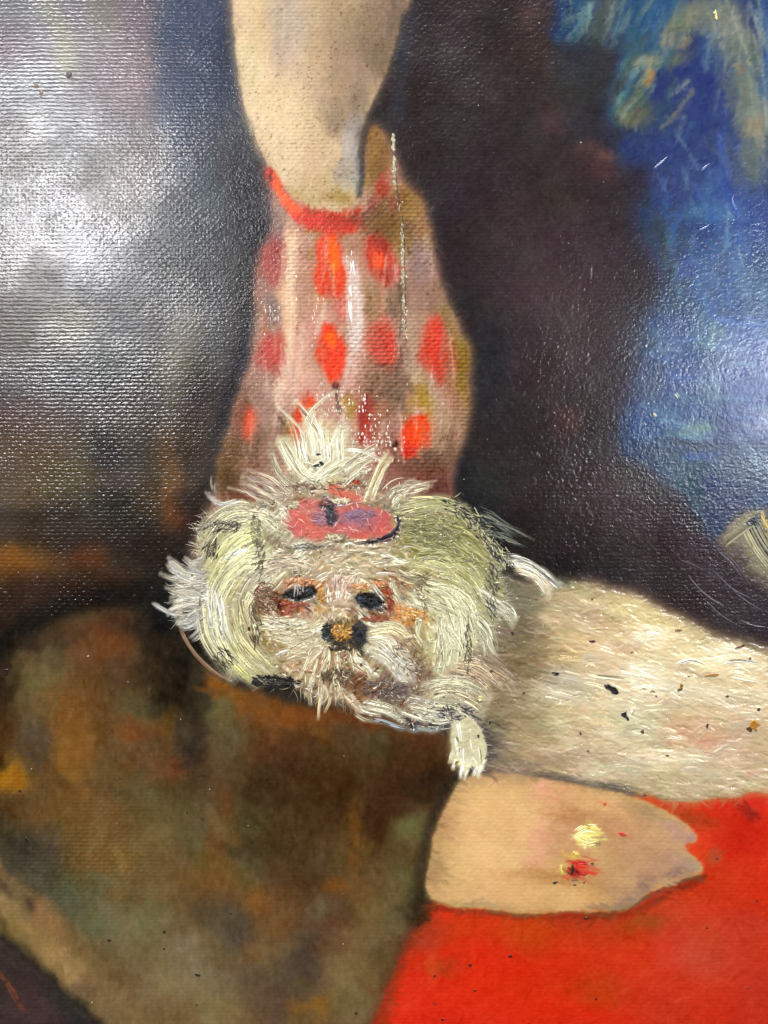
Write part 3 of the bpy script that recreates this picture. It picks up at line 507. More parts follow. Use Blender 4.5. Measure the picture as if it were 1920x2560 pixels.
dabs('1300 1540 44 80 0 665d45 .75; 1270 1600 40 60 0 736a50 .6; 1310 1640 60 60 0 78644a .7; 1260 1690 50 50 10 836c52 .7; 1270 1740 60 40 0 8a765a .6; 1240 1780 50 30 0 857256 .6; 1330 1490 60 26 0 7c745c .6; 1220 1860 40 50 0 5f5c50 .6; 1410 1690 50 26 10 948876 .5; 1440 1728 26 14 20 a49a8c .5', PART == 10, .9)
paw = poly([(1140, 1784), (1156, 1782), (1172, 1792), (1192, 1812), (1208, 1838), (1216, 1872), (1210, 1912), (1206, 1932), (1194, 1941), (1186, 1926), (1176, 1918), (1166, 1944), (1154, 1938), (1146, 1916), (1126, 1908), (1126, 1880), (1124, 1840)], 1.8, .5)
line([(1212, 1820), (1226, 1880), (1216, 1930)], 26, '3a3836', .6, .9)
lay(paw, 'd0cba2', .97); SUB[paw > .5] = 64; PART[paw > .5] = 10
dabs('1170 1840 26 34 0 c4bf98; 1160 1860 16 26 0 b6b28c; 1150 1820 14 20 0 dcd6ae; 1196 1900 14 30 0 d8d2a6; 1160 1916 26 16 0 ece8c4', paw, .6, .8, .5)

def tone(ids, mul, desat=0.0, extra=None, sm=6):
    mk = blur(np.isin(PART, ids).astype(float), sm)
    if extra is not None: mk = mk * extra
    mk = mk[..., None]
    c = IMG * np.array(mul); l = c.mean(-1, keepdims=True); c = c * (1 - desat) + l * desat
    IMG[:] = IMG * (1 - mk) + np.clip(c, 0, .97) * mk
for k in range(130):                      # matte scuffs across the dog's back
    q_ = np.random.RandomState(300 + k); x, y = q_.uniform(1340, 1930), q_.uniform(1500, 1960); a = math.radians(10 + q_.randn() * 16); l = q_.uniform(16, 50)
    line([(x - math.cos(a) * l, y - math.sin(a) * l), (x, y - 4), (x + math.cos(a) * l, y + math.sin(a) * l)], q_.uniform(12, 30), ['e6dab4', 'd8c698', 'c4ac84', 'b49c7c', 'eee4c8', 'a8957a', 'd0b088'][q_.randint(7)], .22 + .25 * q_.rand(), .8, body * (PART == 10) * (SUB == 0), .4)
r_ = np.random.RandomState(91)
for k in range(90):                       # loose diagonal strokes in the drapery
    x, y = r_.uniform(1400, 1720), r_.uniform(-20, 330); l = r_.uniform(20, 60)
    if (x - 1400) * .9 < (y - 120): continue
    a = math.radians(118 + r_.randn() * 14)
    line([(x - math.cos(a) * l, y - math.sin(a) * l), (x + 4, y), (x + math.cos(a) * l, y + math.sin(a) * l)], 6 + 10 * r_.rand(), ['2a5878', '6f8c8c', '1c3c66', '8f9c8c', '3c4c54', '2c6488', '7c7c64', '24486c'][r_.randint(8)], .3 + .35 * r_.rand(), .7, blur(blue, 8), .3)
for k in range(60):
    x, y = r_.uniform(1780, 1940), r_.uniform(-20, 420); l = r_.uniform(30, 70); a = math.radians(82 + r_.randn() * 10)
    line([(x - math.cos(a) * l, y - math.sin(a) * l), (x + math.cos(a) * l, y + math.sin(a) * l)], 5 + 8 * r_.rand(), ['8a9690', '5f6e70', '34548c', '9aa098', '50606c'][r_.randint(5)], .3 + .3 * r_.rand(), .7, blur(blue, 8), .3)
for k in range(40):                       # dark strokes that break the drapery's edge
    q_ = BLUE[4 + r_.randint(15)]; a = math.radians(100 + r_.randn() * 30); l = r_.uniform(12, 34); x, y = q_[0] + r_.randn() * 26, q_[1] + r_.randn() * 26
    line([(x - math.cos(a) * l, y - math.sin(a) * l), (x + math.cos(a) * l, y + math.sin(a) * l)], 10 + 12 * r_.rand(), ['2c3038', '34384a', '30303c', '283850'][r_.randint(4)], .45, .8, None, .2)
tone((3,), (1.0, .98, .90), .14)
tone((7,), (.97, .92, .80), .10)
tone((7,), (1.09, 1.09, 1.08), 0, np.clip((Y - 2050) / 150, 0, 1))
tone((2, 8), (1.0, .90, .88), 0)
tone((10,), (1.05, 1.055, 1.07), .05, (SUB == 0) * np.clip((X - 1340) / 120, 0, 1))
tone((10,), (.97, .94, .92), 0, (SUB == 50).astype(float))
tone((5,), (1.05, 1.045, 1.08), .06)
tone((11,), (1.09, 1.06, 1.06), 0)
tone((9,), (1.05, 1.22, .92), 0)
sk_ = blur((PART == 6).astype(float), 4) * (SUB != 30)
for k in range(150):                      # dry vertical drags that smear the spots
    x, y = r_.uniform(600, 1150), r_.uniform(580, 1180); l = r_.uniform(16, 60)
    if (x < 700 - (y - 560) * .2) or x > 1060 + (y - 560) * .2: continue
    pal = ['d8c8bc', 'c8a898', 'b89080', 'd4b89c', 'a07c6c', 'c8b0a4', 'b4604c', '8c6c50']
    line([(x, y - l), (x + r_.randn() * 4, y), (x + r_.randn() * 6, y + l)], 5 + 9 * r_.rand(), pal[r_.randint(8)], .22 + .3 * r_.rand(), .7, sk_, .35)
for k in range(50):
    x, y = r_.uniform(640, 1160), r_.uniform(560, 1200); j_, i_ = int((y - ys[0]) / STEP), int((x - xs[0]) / STEP)
    line([(x, y - 18), (x + r_.randn() * 2, y), (x + r_.randn() * 5, y + 26)], 14, '%02x%02x%02x' % tuple(int(v * 255) for v in IMG[j_, i_]), .5, .8, sk_, .2)
for k in range(110):                       # streaks reach down the right side of the drapery
    x, y = r_.uniform(1640, 1940), r_.uniform(380, 1150); l = r_.uniform(20, 60); a = math.radians((80 if y < 800 else 10) + r_.randn() * 16)
    line([(x - math.cos(a) * l, y - math.sin(a) * l), (x + math.cos(a) * l, y + math.sin(a) * l)], 6 + 12 * r_.rand(), ['3c58a0', 'a4b0b8', '2c3c84', '506cb0', '6c8898', '24367c'][r_.randint(6)], .25 + .3 * r_.rand(), .8, blur(blue, 8), .3)
tone((3,), (.82, 1.0, 1.04), 0, np.clip((Y - 380) / 200, 0, 1))
tone((1,), (1.06, .96, .86), 0, np.clip((Y - 850) / 200, 0, 1) * np.clip((620 - X) / 100, 0, 1))
tone((6,), (1.06, 1.01, 1.0), 0)
for p, w, c in [([(738, 596), (726, 690), (728, 800), (716, 920), (694, 990)], 20, 'e0cab0'), ([(868, 655), (884, 700), (894, 760), (892, 870)], 22, 'd6ccc6'), ([(874, 770), (876, 840), (870, 930)], 16, 'd2c0b4'), ([(756, 830), (750, 900), (736, 980)], 16, 'd8b8a4'), ([(1000, 850), (1010, 900), (1040, 950)], 16, 'c0a890'), ([(810, 760), (804, 800), (790, 830)], 10, 'd8c0ac'), ([(670, 960), (700, 1000), (690, 1060)], 16, 'c8ac98')]:
    line(p, w, c, .6, .8, sk_, .3)
for ids, sg in (((7,), 7), ((1,), 9), ((2,), 9), ((3,), 2)):
    mk = blur(np.isin(PART, ids).astype(float), 4)[..., None]
    IMG[:] = IMG * (1 - mk) + np.stack([blur(IMG[..., q], sg) for q in range(3)], -1) * mk
part_w = lambda *ids: blur(np.isin(PART, ids).astype(float), 2)
grain(part_w(10) * (SUB == 50), 5200, lambda x, y: (math.degrees(math.atan2(y - 1560, x - 850)) + 70) if x < 1280 else 8 + (x - 1500) * .05, 14, 2.6, .10, 21)
grain(part_w(10) * (SUB == 0), 2600, lambda x, y: 8 + (x - 1500) * .05, 14, 2.2, .06, 31)
grain(body * (PART == 10) * (SUB == 0), 3800, lambda x, y: 12, 24, 2.6, .04, 25, .5, .25, .01)
grain(part_w(7), 9000, lambda x, y: 80, 9, 2.6, .022, 22, .4, .5)
grain(part_w(7) * (blur(cush, 30)), 500, lambda x, y: 60, 40, 18, .015, 32, .4, .8)
grain(part_w(9), 3000, lambda x, y: -20, 24, 4, .011, 23, .4, .7)
grain(part_w(11), 2200, lambda x, y: 12, 22, 3.5, .012, 24, .4, .4)
grain(part_w(3, 4), 4000, lambda x, y: -60 if y < 500 else -10, 16, 4, .018, 26, .4, .6)
grain(part_w(5, 6), 3500, lambda x, y: 88, 18, 3.2, .018, 27, .3, .25)
grain(part_w(2, 8), 3500, lambda x, y: 30, 16, 3.5, .012, 28, .4, 1.0)
grain(part_w(1), 2500, lambda x, y: 0, 16, 6, .009, 29, .3, .6)
# broken colour: pigment caught unevenly
scuff = blur(np.isin(PART, (5, 6)).astype(float), 3)
IMG -= (np.clip(noise(8, 71, 2) - .7, 0, 1) * .28 * scuff)[..., None] * np.array([.8, .9, 1.0])
IMG += (noise(9, 72, 2, 22) * .014 * blur(np.isin(PART, (5, 6, 7)).astype(float), 3))[..., None]
sp_ = np.random.RandomState(8)
for k in range(620):                      # pores and rubbed specks on the pale skin and hem
    x, y = (sp_.uniform(590, 900), sp_.uniform(120, 520)) if k < 480 else ((sp_.uniform(560, 1140), sp_.uniform(1080, 1240)) if k < 760 else (sp_.uniform(1080, 1740), sp_.uniform(1960, 2270)))
    j_, i_ = int((y - ys[0]) / STEP), int((x - xs[0]) / STEP)
    if PART[j_, i_] in (5, 6, 11) and SUB[j_, i_] == 0:
        q = .15 + .25 * sp_.rand(); IMG[j_:j_ + 1, i_:i_ + (2 if sp_.rand() < .4 else 1)] *= 1 - q * (.5 if k >= 760 else 1)
IMG += (noise(60, 41, 3) * .012 + FINE * .012 + noise(14, 42, 2) * .012)[..., None]
IMG += np.stack([noise(90, 43 + k, 2) * .008 for k in range(3)], -1)
IMG[:] = np.clip(IMG, .015, .985)

# where the thread shows: strong in thin paint, lost under thick paint
wv = np.ones((NY, NX)) * .55
for ids, v in (((1,), .72), ((2,), .26), ((3,), .08), ((4,), .1), ((5,), .26), ((6,), .62), ((7,), .10), ((8,), .2), ((9,), .12), ((10,), .10), ((11,), .12)):
    wv[np.isin(PART, ids)] = v
WEAVE = np.clip(blur(wv, 12) + noise(150, 50, 2) * .12 * (wv > .25), 0, 1)
och = np.zeros((NY, NX))
for x, y, rx, ry in ((1020, 560, 80, 90), (1150, 980, 30, 150), (1100, 900, 60, 100), (960, 940, 60, 90), (940, 850, 60, 80), (140, 2180, 110, 90), (240, 2120, 120, 110), (20, 1950, 60, 50), (1080, 1160, 80, 60)):
    och = np.maximum(och, np.exp(-((X - x) / rx) ** 2 - ((Y - y) / ry) ** 2))
WEAVE = np.clip(WEAVE + och * .5, 0, 1)
# relief in paint units: slow canvas undulation + bristle tracks + body of the paint
imp = blur(np.isin(PART, [10]).astype(float), 5)
RELIEF += noise(420, 60, 2) * 1.2 + imp * (noise(9, 61, 2) * (.25 + .35 * (X < 1300))) + blur((PART == 9).astype(float), 5) * noise(14, 62, 3) * .2
RELIEF += blur(np.isin(PART, [2, 3, 4]).astype(float), 8) * (noise(9, 63, 2) * .06 + noise(5.0, 64, 1) * (.08 + .12 * (X < 1480)) * (X > 900))
LUM = IMG @ np.array([.3, .6, .1])
RELIEF += imp * (LUM - blur(LUM, 10)) * 9
# ------------------------------------------------------------------ PAINT END

# ------------------------------------------------------------------ helpers that turn paint into meshes
C = scene.collection
to_lin = lambda c: np.where(c <= .04045, c / 12.92, ((c + .055) / 1.055) ** 2.4)
ZG = RELIEF                      # height in paint units

def wpos(x, y, z):
    return np.stack([(np.asarray(x) - W0 / 2) * S, (H0 / 2 - np.asarray(y)) * S, Z0 + np.asarray(z) * S], -1)

def surf(x, y):
    fx = np.clip((np.asarray(x, float) - xs[0]) / STEP, 0, NX - 1.01); fy = np.clip((np.asarray(y, float) - ys[0]) / STEP, 0, NY - 1.01)
    i = fx.astype(int); j = fy.astype(int); u = fx - i; v = fy - j
    return (ZG[j, i] * (1 - u) + ZG[j, i + 1] * u) * (1 - v) + (ZG[j + 1, i] * (1 - u) + ZG[j + 1, i + 1] * u) * v

def col_at(x, y):
    i = int(np.clip((x - xs[0]) / STEP, 0, NX - 1)); j = int(np.clip((y - ys[0]) / STEP, 0, NY - 1))
    return IMG[j, i]

def make_mesh(name, co, faces, cols, mat, parent=None, label=None, kind=None):
    """co (n,3); faces (m,4) or (m,3); cols (n,4) linear"""
    me = bpy.data.meshes.new(name)
    faces = np.asarray(faces, np.int32); k = faces.shape[1]
    me.vertices.add(len(co)); me.vertices.foreach_set("co", np.asarray(co, np.float32).ravel())
    me.loops.add(faces.size); me.loops.foreach_set("vertex_index", faces.ravel())
    me.polygons.add(len(faces)); me.polygons.foreach_set("loop_start", np.arange(0, faces.size, k, dtype=np.int32))
    me.polygons.foreach_set("loop_total", np.full(len(faces), k, np.int32))
    me.polygons.foreach_set("use_smooth", np.ones(len(faces), bool))
    at = me.color_attributes.new("Col", 'FLOAT_COLOR', 'POINT')
    at.data.foreach_set("color", np.asarray(cols, np.float32).ravel())
    me.update(calc_edges=True)
    me.materials.append(mat)
    o = bpy.data.objects.new(name, me); C.objects.link(o)
    if parent is not None: o.parent = parent
    if label: o["label"] = label
    if kind: o["kind"] = kind
    return o

# ------------------------------------------------------------------ materials
def paint_material(name, weave_amt, rough, bump_mm):
    m = bpy.data.materials.new(name); m.use_nodes = True
    nt = m.node_tree; N, L = nt.nodes, nt.links
    N.clear()
    out = N.new("ShaderNodeOutputMaterial"); b = N.new("ShaderNodeBsdfPrincipled"); L.new(b.outputs[0], out.inputs[0])
    at = N.new("ShaderNodeVertexColor"); at.layer_name = "Col"
    geo = N.new("ShaderNodeNewGeometry"); sep = N.new("ShaderNodeSeparateXYZ"); 
    def M(op, a, b_=None, c=None):
        n = N.new("ShaderNodeMath"); n.operation = op
        for i, v in enumerate((a, b_, c)):
            if v is None: continue
            if isinstance(v, (int, float)): n.inputs[i].default_value = v
            else: L.new(v, n.inputs[i])
        return n.outputs[0]
    def NZ(scale, detail=2, rough_=.5, vec=None):
        n = N.new("ShaderNodeTexNoise"); n.inputs["Scale"].default_value = scale; n.inputs["Detail"].default_value = detail; n.inputs["Roughness"].default_value = rough_
        L.new(vec if vec is not None else geo.outputs["Position"], n.inputs["Vector"]); return n
    # hand-spun threads wander a little
    wob = NZ(160, 2); wob2 = NZ(900, 1)
    sepw = N.new("ShaderNodeSeparateXYZ"); L.new(wob.outputs["Color"], sepw.inputs[0])
    sepv = N.new("ShaderNodeSeparateXYZ"); L.new(wob2.outputs["Color"], sepv.inputs[0])
    L.new(geo.outputs["Position"], sep.inputs[0])
    P = 0.00123
    u = M('ADD', M('DIVIDE', sep.outputs[0], P), M('ADD', M('MULTIPLY', sepw.outputs[0], 1.6), M('MULTIPLY', sepv.outputs[0], .7)))
    v = M('ADD', M('DIVIDE', sep.outputs[1], P * .98), M('ADD', M('MULTIPLY', sepw.outputs[1], .7), M('MULTIPLY', sepv.outputs[1], .35)))
    pi = math.pi
    su = M('ABSOLUTE', M('SINE', M('MULTIPLY', u, pi))); sv = M('ABSOLUTE', M('SINE', M('MULTIPLY', v, pi)))
    cu = M('COSINE', M('MULTIPLY', M('ADD', u, M('FLOOR', v)), pi)); cv = M('COSINE', M('MULTIPLY', M('ADD', v, M('FLOOR', u)), pi))
    hw = M('MULTIPLY', M('POWER', sv, .8), M('MULTIPLY_ADD', cu, .17, .80))
    hv = M('MULTIPLY', M('POWER', su, .8), M('MULTIPLY_ADD', cv, -.15, .50))
    weave = M('MAXIMUM', hw, hv)
    grain1 = NZ(1500, 3, .6).outputs["Fac"]; grain2 = NZ(820, 3, .6).outputs["Fac"]
    # broken patches where the paint fills the weave
    patch = N.new("ShaderNodeMapRange"); L.new(NZ(70, 3, .6).outputs["Fac"], patch.inputs[0]); patch.inputs[1].default_value = .3; patch.inputs[2].default_value = .62
    patch.inputs[3].default_value = .45; patch.inputs[4].default_value = 1.1
    lump = M('MULTIPLY_ADD', NZ(650, 2).outputs['Fac'], 1.6, .2)
    wa = M('MULTIPLY', M('MULTIPLY', M('MULTIPLY', at.outputs["Alpha"], weave_amt), patch.outputs[0]), lump)
    h = M('ADD', M('MULTIPLY', weave, wa), M('ADD', M('MULTIPLY', grain1, .85), M('MULTIPLY', grain2, .45)))
    bp = N.new("ShaderNodeBump"); bp.inputs["Strength"].default_value = 1.0; bp.inputs["Distance"].default_value = bump_mm * .001
    L.new(h, bp.inputs["Height"])
    L.new(bp.outputs[0], b.inputs["Normal"])
    # darker pigment lies in the hollows between threads
    hol = M('MULTIPLY', M('MULTIPLY', M('SUBTRACT', .62, weave), wa), 1.0)
    sp = N.new("ShaderNodeMapRange"); L.new(NZ(2300, 2, .7).outputs["Fac"], sp.inputs[0]); sp.inputs[1].default_value = .62; sp.inputs[2].default_value = .74
    k = M('SUBTRACT', 1.0, M('ADD', M('MULTIPLY', hol, 1.1), M('MULTIPLY', M('MULTIPLY', sp.outputs[0], M('POWER', at.outputs["Alpha"], .6)), .42)))
    mul = N.new("ShaderNodeVectorMath"); mul.operation = 'SCALE'; L.new(at.outputs["Color"], mul.inputs[0]); L.new(k, mul.inputs["Scale"])
    L.new(mul.outputs[0], b.inputs["Base Color"])
    rg = M('ADD', rough, M('MULTIPLY', M('SUBTRACT', NZ(60, 3).outputs["Fac"], .5), .24))
    L.new(rg, b.inputs["Roughness"])
    b.inputs["Specular IOR Level"].default_value = .5
    vm = N.new("ShaderNodeMapRange"); L.new(NZ(42, 4, .62).outputs["Fac"], vm.inputs[0]); vm.inputs[1].default_value = .42; vm.inputs[2].default_value = .60; vm.inputs[3].default_value = .05; vm.inputs[4].default_value = 1.0
    L.new(vm.outputs[0], b.inputs["Coat Weight"]); b.inputs["Coat Roughness"].default_value = .10; b.inputs["Coat IOR"].default_value = 1.5
    L.new(bp.outputs[0], b.inputs["Coat Normal"])
    return m
MAT = paint_material("varnished_oil_paint", 1.0, .20, .070)
MAT_THICK = paint_material("thick_oil_paint", .25, .42, .05)

# ------------------------------------------------------------------ the painting: an Empty that carries all the paint
root = bpy.data.objects.new("oil_painting", None); C.objects.link(root)
root["label"] = "varnished oil painting of a white dog below a leg in a red-spotted stocking"
root["category"] = "painting"

LIN = to_lin(IMG)
COLV = np.concatenate([LIN, WEAVE[..., None]], -1).reshape(-1, 4)
CO = wpos(X, Y, ZG).reshape(-1, 3)
FI = PART[:-1, :-1] * 1000 + SUB[:-1, :-1]
J, I = np.mgrid[0:NY - 1, 0:NX - 1]
A = (J * NX + I)
QUADS = np.stack([A + NX, A + NX + 1, A + 1, A], -1)

USED = {}
def skin(code, name, parent, label=None):
    mask = FI == code if not isinstance(code, tuple) else np.isin(FI, code)
    q = QUADS[mask]
    if len(q) == 0: return None
    used, inv = np.unique(q.ravel(), return_inverse=True)
    o = make_mesh(name, CO[used], inv.reshape(-1, 4), COLV[used], MAT, parent, label)
    USED[o.name] = used
    return o

PARTS = {}
def claim(codes, name, parent, label=None):
    o = skin(tuple(codes), name, parent, label); PARTS[name, codes[0]] = o; return o
claim([1000], "painted_backdrop", root, "grey and brown backdrop with a bare shine, left of the leg")
claim([2000, 0], "painted_backdrop", root, "plum black backdrop between leg and blue drapery")
claim([8000], "painted_backdrop", root, "dark violet corner below the brown cushion")
claim([3000], "painted_drapery", root, "blue drapery with grey olive streaks")
claim([4000], "striped_frill", root)
claim([5000], "painted_leg", root, "pale calf")
stock_o = claim([6000], "painted_stocking", root, "pink stocking with red spots")
cush_o = claim([7000], "painted_cushion", root, "mottled brown cushion")
red_o = claim([9000], "painted_cloth", root, "bright red cloth")
dog_o = claim([10000], "painted_dog", root, "white long-haired dog")
hand_o = claim([11000], "painted_hand", root, "pale hand on the red cloth")
head_o = claim([10050], "head", dog_o)
for k in range(len(SPOTS)): claim([6010 + k], "red_spot", stock_o)
claim([6030], "ribbon", stock_o, "orange red garter ribbon")
claim([10060], "eye", dog_o); claim([10061], "eye", dog_o); claim([10062], "nose", dog_o); claim([10063], "hair_bow", dog_o, "pink hair bow with violet marks"); claim([10064], "paw", dog_o)
claim([11040], "yellow_dab", hand_o); claim([11041], "red_dab", hand_o)
# any leftover cells join the piece they border
known = set(); 
for (n, c) in list(PARTS): known.add(c)
rest = [int(c) for c in np.unique(FI) if c not in known and c != 0]
if rest: skin(tuple(rest), "ground_paint", root)

# the canvas itself, a tacked slab with soft edges behind the paint
import bmesh
bm = bmesh.new()
bmesh.ops.create_cube(bm, size=1.0)
wx, wy = (xs[-1] - xs[0]) * S, (ys[-1] - ys[0]) * S
cxw, cyw = ((xs[0] + xs[-1]) / 2 - W0 / 2) * S, (H0 / 2 - (ys[0] + ys[-1]) / 2) * S
for v in bm.verts:
    v.co = (cxw + v.co.x * (wx - .0004), cyw + v.co.y * (wy - .0004), (v.co.z + .5) * (Z0 - .0008))
bmesh.ops.bevel(bm, geom=bm.edges[:], offset=.0008, segments=2, affect='EDGES')
me = bpy.data.meshes.new("canvas"); bm.to_mesh(me); bm.free()
mc = bpy.data.materials.new("raw_linen"); mc.use_nodes = True
pb = mc.node_tree.nodes["Principled BSDF"]; nz = mc.node_tree.nodes.new("ShaderNodeTexNoise"); nz.inputs["Scale"].default_value = 600
rmp = mc.node_tree.nodes.new("ShaderNodeValToRGB"); rmp.color_ramp.elements[0].color = (.20, .15, .09, 1); rmp.color_ramp.elements[1].color = (.40, .32, .20, 1)
mc.node_tree.links.new(nz.outputs["Fac"], rmp.inputs[0]); mc.node_tree.links.new(rmp.outputs[0], pb.inputs["Base Color"]); pb.inputs["Roughness"].default_value = .9
me.materials.append(mc)
co = bpy.data.objects.new("canvas", me); C.objects.link(co); co.parent = root

# ------------------------------------------------------------------ impasto: every stroke is a bundle of raised bristle tracks
rs = np.random.RandomState(5)
class Bundle:
    def __init__(s): s.co, s.f, s.c, s.n = [], [], [], 0
    def track(s, pts, hw, h, col, seg=7, taper=(.15, .5), weave=0.0, z=0.0):
        q = spline(pts, 8)
        d = np.r_[0, np.cumsum(np.hypot(*np.diff(q, axis=0).T))]
        if d[-1] < 1e-3: return
        t = np.linspace(0, 1, seg + 1)
        x = np.interp(t * d[-1], d, q[:, 0]); y = np.interp(t * d[-1], d, q[:, 1])
        tx, ty = np.gradient(x), np.gradient(y); L = np.hypot(tx, ty) + 1e-9; nx_, ny_ = -ty / L, tx / L
        a = np.clip(t / max(taper[0], 1e-3), 0, 1) ** .6 * np.clip((1 - t) / max(taper[1], 1e-3), 0, 1) ** .6
        w = hw * np.maximum(a, .12); hh = h * (a * .8 + .2 * (t > 0) * (t < 1)) * (.8 + .4 * rs.rand(seg + 1))
        X3 = np.stack([x - nx_ * w, x, x + nx_ * w], 1); Y3 = np.stack([y - ny_ * w, y, y + ny_ * w], 1)
        Z3 = surf(X3, Y3) + .05 + z; Z3[:, 1] += hh
        base = s.n; m = seg + 1
        s.co.append(wpos(X3.ravel(), Y3.ravel(), Z3.ravel()))
        i = np.arange(seg)[:, None] * 3
        s.f.append(base + np.concatenate([np.hstack([i, i + 3, i + 4, i + 1]), np.hstack([i + 1, i + 4, i + 5, i + 2])]))
        c = np.clip(np.asarray(col)[None, :] + rs.randn(m, 1) * .015, .01, .99)
        c3 = np.repeat(c, 3, 0); c3[0::3] *= .93; c3[2::3] *= .93
        c3 = to_lin(np.clip(c3, 0, 1))
        s.c.append(np.hstack([c3, np.full((m * 3, 1), weave)])); s.n += m * 3
    def build(s, name, parent, **kw):
        if not s.n: return
        return make_mesh(name, np.vstack(s.co), np.vstack(s.f), np.vstack(s.c), MAT_THICK, parent, **kw)

def offset(pts, o):
    q = spline(pts, 8)
    tx, ty = np.gradient(q[:, 0]), np.gradient(q[:, 1]); L = np.hypot(tx, ty) + 1e-9
    return q[:, 0] - ty / L * o, q[:, 1] + tx / L * o

dog_strokes = []
fur = Bundle(); scumble = Bundle(); nstroke = [0]
def stroke(pts, width, nb, ca, cb, h=1.3, parent=None, dry=.1, taper=(.12, .45), name="brush_stroke", gap=.17):
    if parent is not None: gap = 0
    b = Bundle(); A_, B_ = hx(ca), hx(cb)
    load = rs.rand()
    if parent is None:                    # the thin, soft body of the stroke lies in the skin of paint itself
        m_ = np.clip((A_ * (.35 + .3 * load) + B_ * (.65 - .3 * load)), 0, 1); m_ = m_ * .7 + m_.mean() * np.array([1.18, 1.14, 1.0]) * .3
        line(pts, width * 1.25, m_, .62, .75, None, .22 if nb > 3 else 0)
        if nb > 3: nb = int(nb * 1.1)                      # how much light paint the brush carried
    for k in range(nb):
        if rs.rand() < dry and nb > 3: continue
        o = (k + .5) / nb * width - width / 2 + rs.randn() * width / nb * .35
        x, y = offset(pts, o)
        n = len(x)
        runs = [(0, n)] if nb <= 3 else [(int(n * rs.rand() * .2), n - int(n * rs.rand() * .35))]
        if nb > 3 and rs.rand() < .35:
            c_ = rs.uniform(.35, .7); runs = [(runs[0][0], int(n * (c_ - .05))), (int(n * (c_ + .08)), runs[0][1])]
        m = np.clip(rs.rand() * .9 + .25 * (.5 - load), 0, 1)
        c = A_ * (1 - m) + B_ * m + rs.randn() * .035
        if parent is None: c = c * .55 + c.mean() * np.array([1.17, 1.14, 1.02]) * .45
        q_ = rs.rand()
        if q_ < gap and nb > 3: c = B_ * (.58 + .3 * rs.rand())
        elif q_ > .60: c = np.clip(A_ * 1.18 + .03, 0, .98)
        edge = 1 - .35 * abs(2 * (k + .5) / nb - 1)
        sk = rs.randn() * .8
        for s0, s1 in runs:
            if s1 - s0 < 4: continue
            P_ = np.stack([x[s0:s1] + np.linspace(-sk, sk, s1 - s0), y[s0:s1] + np.linspace(sk, -sk, s1 - s0)], 1)[::max(1, (s1 - s0) // 5)]
            if len(P_) < 2: continue
            b.track(P_, width / nb * ((.36 + .44 * rs.rand()) if nb > 3 else .6), h * (.4 + .5 * rs.rand()) * edge, c, 7, taper)
    if parent is None: dog_strokes.append((width * sum(math.dist(p, q) for p, q in zip(pts[:-1], pts[1:])), b))
    else: b.build(name, parent)
    nstroke[0] += 1

def fan(cnt, w, nb, ca, cb, A, B, h=1.2, jit=7, hairs=5, dry=.15, parent=None, taper=(.12, .45), edge=0):
    A, B = np.array(A, float), np.array(B, float)
    ts = (np.arange(cnt) + .5) / cnt; rs.shuffle(ts)
    for t in ts:
        p = A * (1 - t) + B * t + rs.randn(2) * jit * 1.25 + rs.randn(*A.shape) * jit * .6
        ct = 0.5 + .5 * rs.rand()
        stroke(p, w * (.7 + .6 * rs.rand()), nb, ca, cb, h, parent, dry, taper)
    for _ in range(int(cnt * hairs * .55)):
        t = rs.rand() * 1.1 - .05
        p = A * (1 - t) + B * t + rs.randn(2) * jit * 1.2 + rs.randn(*A.shape) * jit * .4
        c = hx(ca) * rs.rand(); c = hx(ca) + (hx(cb) - hx(ca)) * rs.rand() * 1.3 + rs.randn() * .06
        u0 = rs.rand() * .5; q = spline(p, 8); n = len(q); q = q[int(n * u0):int(n * min(1, u0 + .3 + .4 * rs.rand())) + 1]
        if len(q) > 4: fur.track(q[::max(1, len(q) // 5)], .9 + .8 * rs.rand(), .9, c, 6, (.2, .6))

# left curl of hair
fan(7, 16, 6, 'c9c49c', 'a8a07c', [(650, 1272), (600, 1262), (545, 1284), (502, 1330)], [(655, 1304), (600, 1300), (550, 1330), (506, 1390)], 1.2, 4, 8, .3)
fan(7, 20, 7, 'd0cd92', 'b6b374', [(652, 1312), (600, 1330), (552, 1376), (514, 1440)], [(640, 1340), (600, 1364), (560, 1410), (520, 1470)], 1.4, 5, 6)
fan(9, 20, 7, 'd2cfa0', 'b8b284', [(652, 1370), (590, 1386), (540, 1440), (508, 1510)], [(690, 1400), (640, 1410), (590, 1450), (556, 1530)], 1.4, 6, 6)
fan(5, 20, 6, 'c6c0a2', 'a39a80', [(690, 1410), (650, 1430), (610, 1470), (590, 1520)], [(700, 1430), (670, 1445), (640, 1480), (620, 1530)], 1.1, 6, 8)
fan(8, 22, 7, 'c8c59c', 'a8a27a', [(510, 1480), (508, 1560), (530, 1620), (590, 1690)], [(560, 1500), (570, 1580), (600, 1640), (660, 1690)], 1.3, 5, 6)
fan(6, 20, 6, 'e0e0d2', 'bcc0b0', [(520, 1470), (520, 1530), (534, 1590), (560, 1640)], [(556, 1480), (560, 1530), (572, 1580), (590, 1620)], 1.5, 4, 6)
fan(7, 18, 6, 'c6be8c', 'a0966c', [(600, 1480), (606, 1540), (640, 1600), (690, 1660)], [(580, 1560), (590, 1610), (630, 1660), (680, 1700)], 1.3, 5, 6)
fan(4, 12, 4, 'd0c9a0', '9c8c66', [(626, 1460), (604, 1500), (620, 1550), (648, 1590)], [(640, 1480), (620, 1510), (632, 1560), (640, 1610)], 1.4, 3, 5)
fan(3, 18, 6, 'd2cb74', 'b4ae6c', [(560, 1600), (580, 1650), (620, 1690)], [(590, 1600), (606, 1640), (650, 1690)], 1.3, 5, 4)
stroke([(560, 1388), (585, 1376), (604, 1362)], 26, 6, 'f0efe0', 'e2e0cc', 1.8)
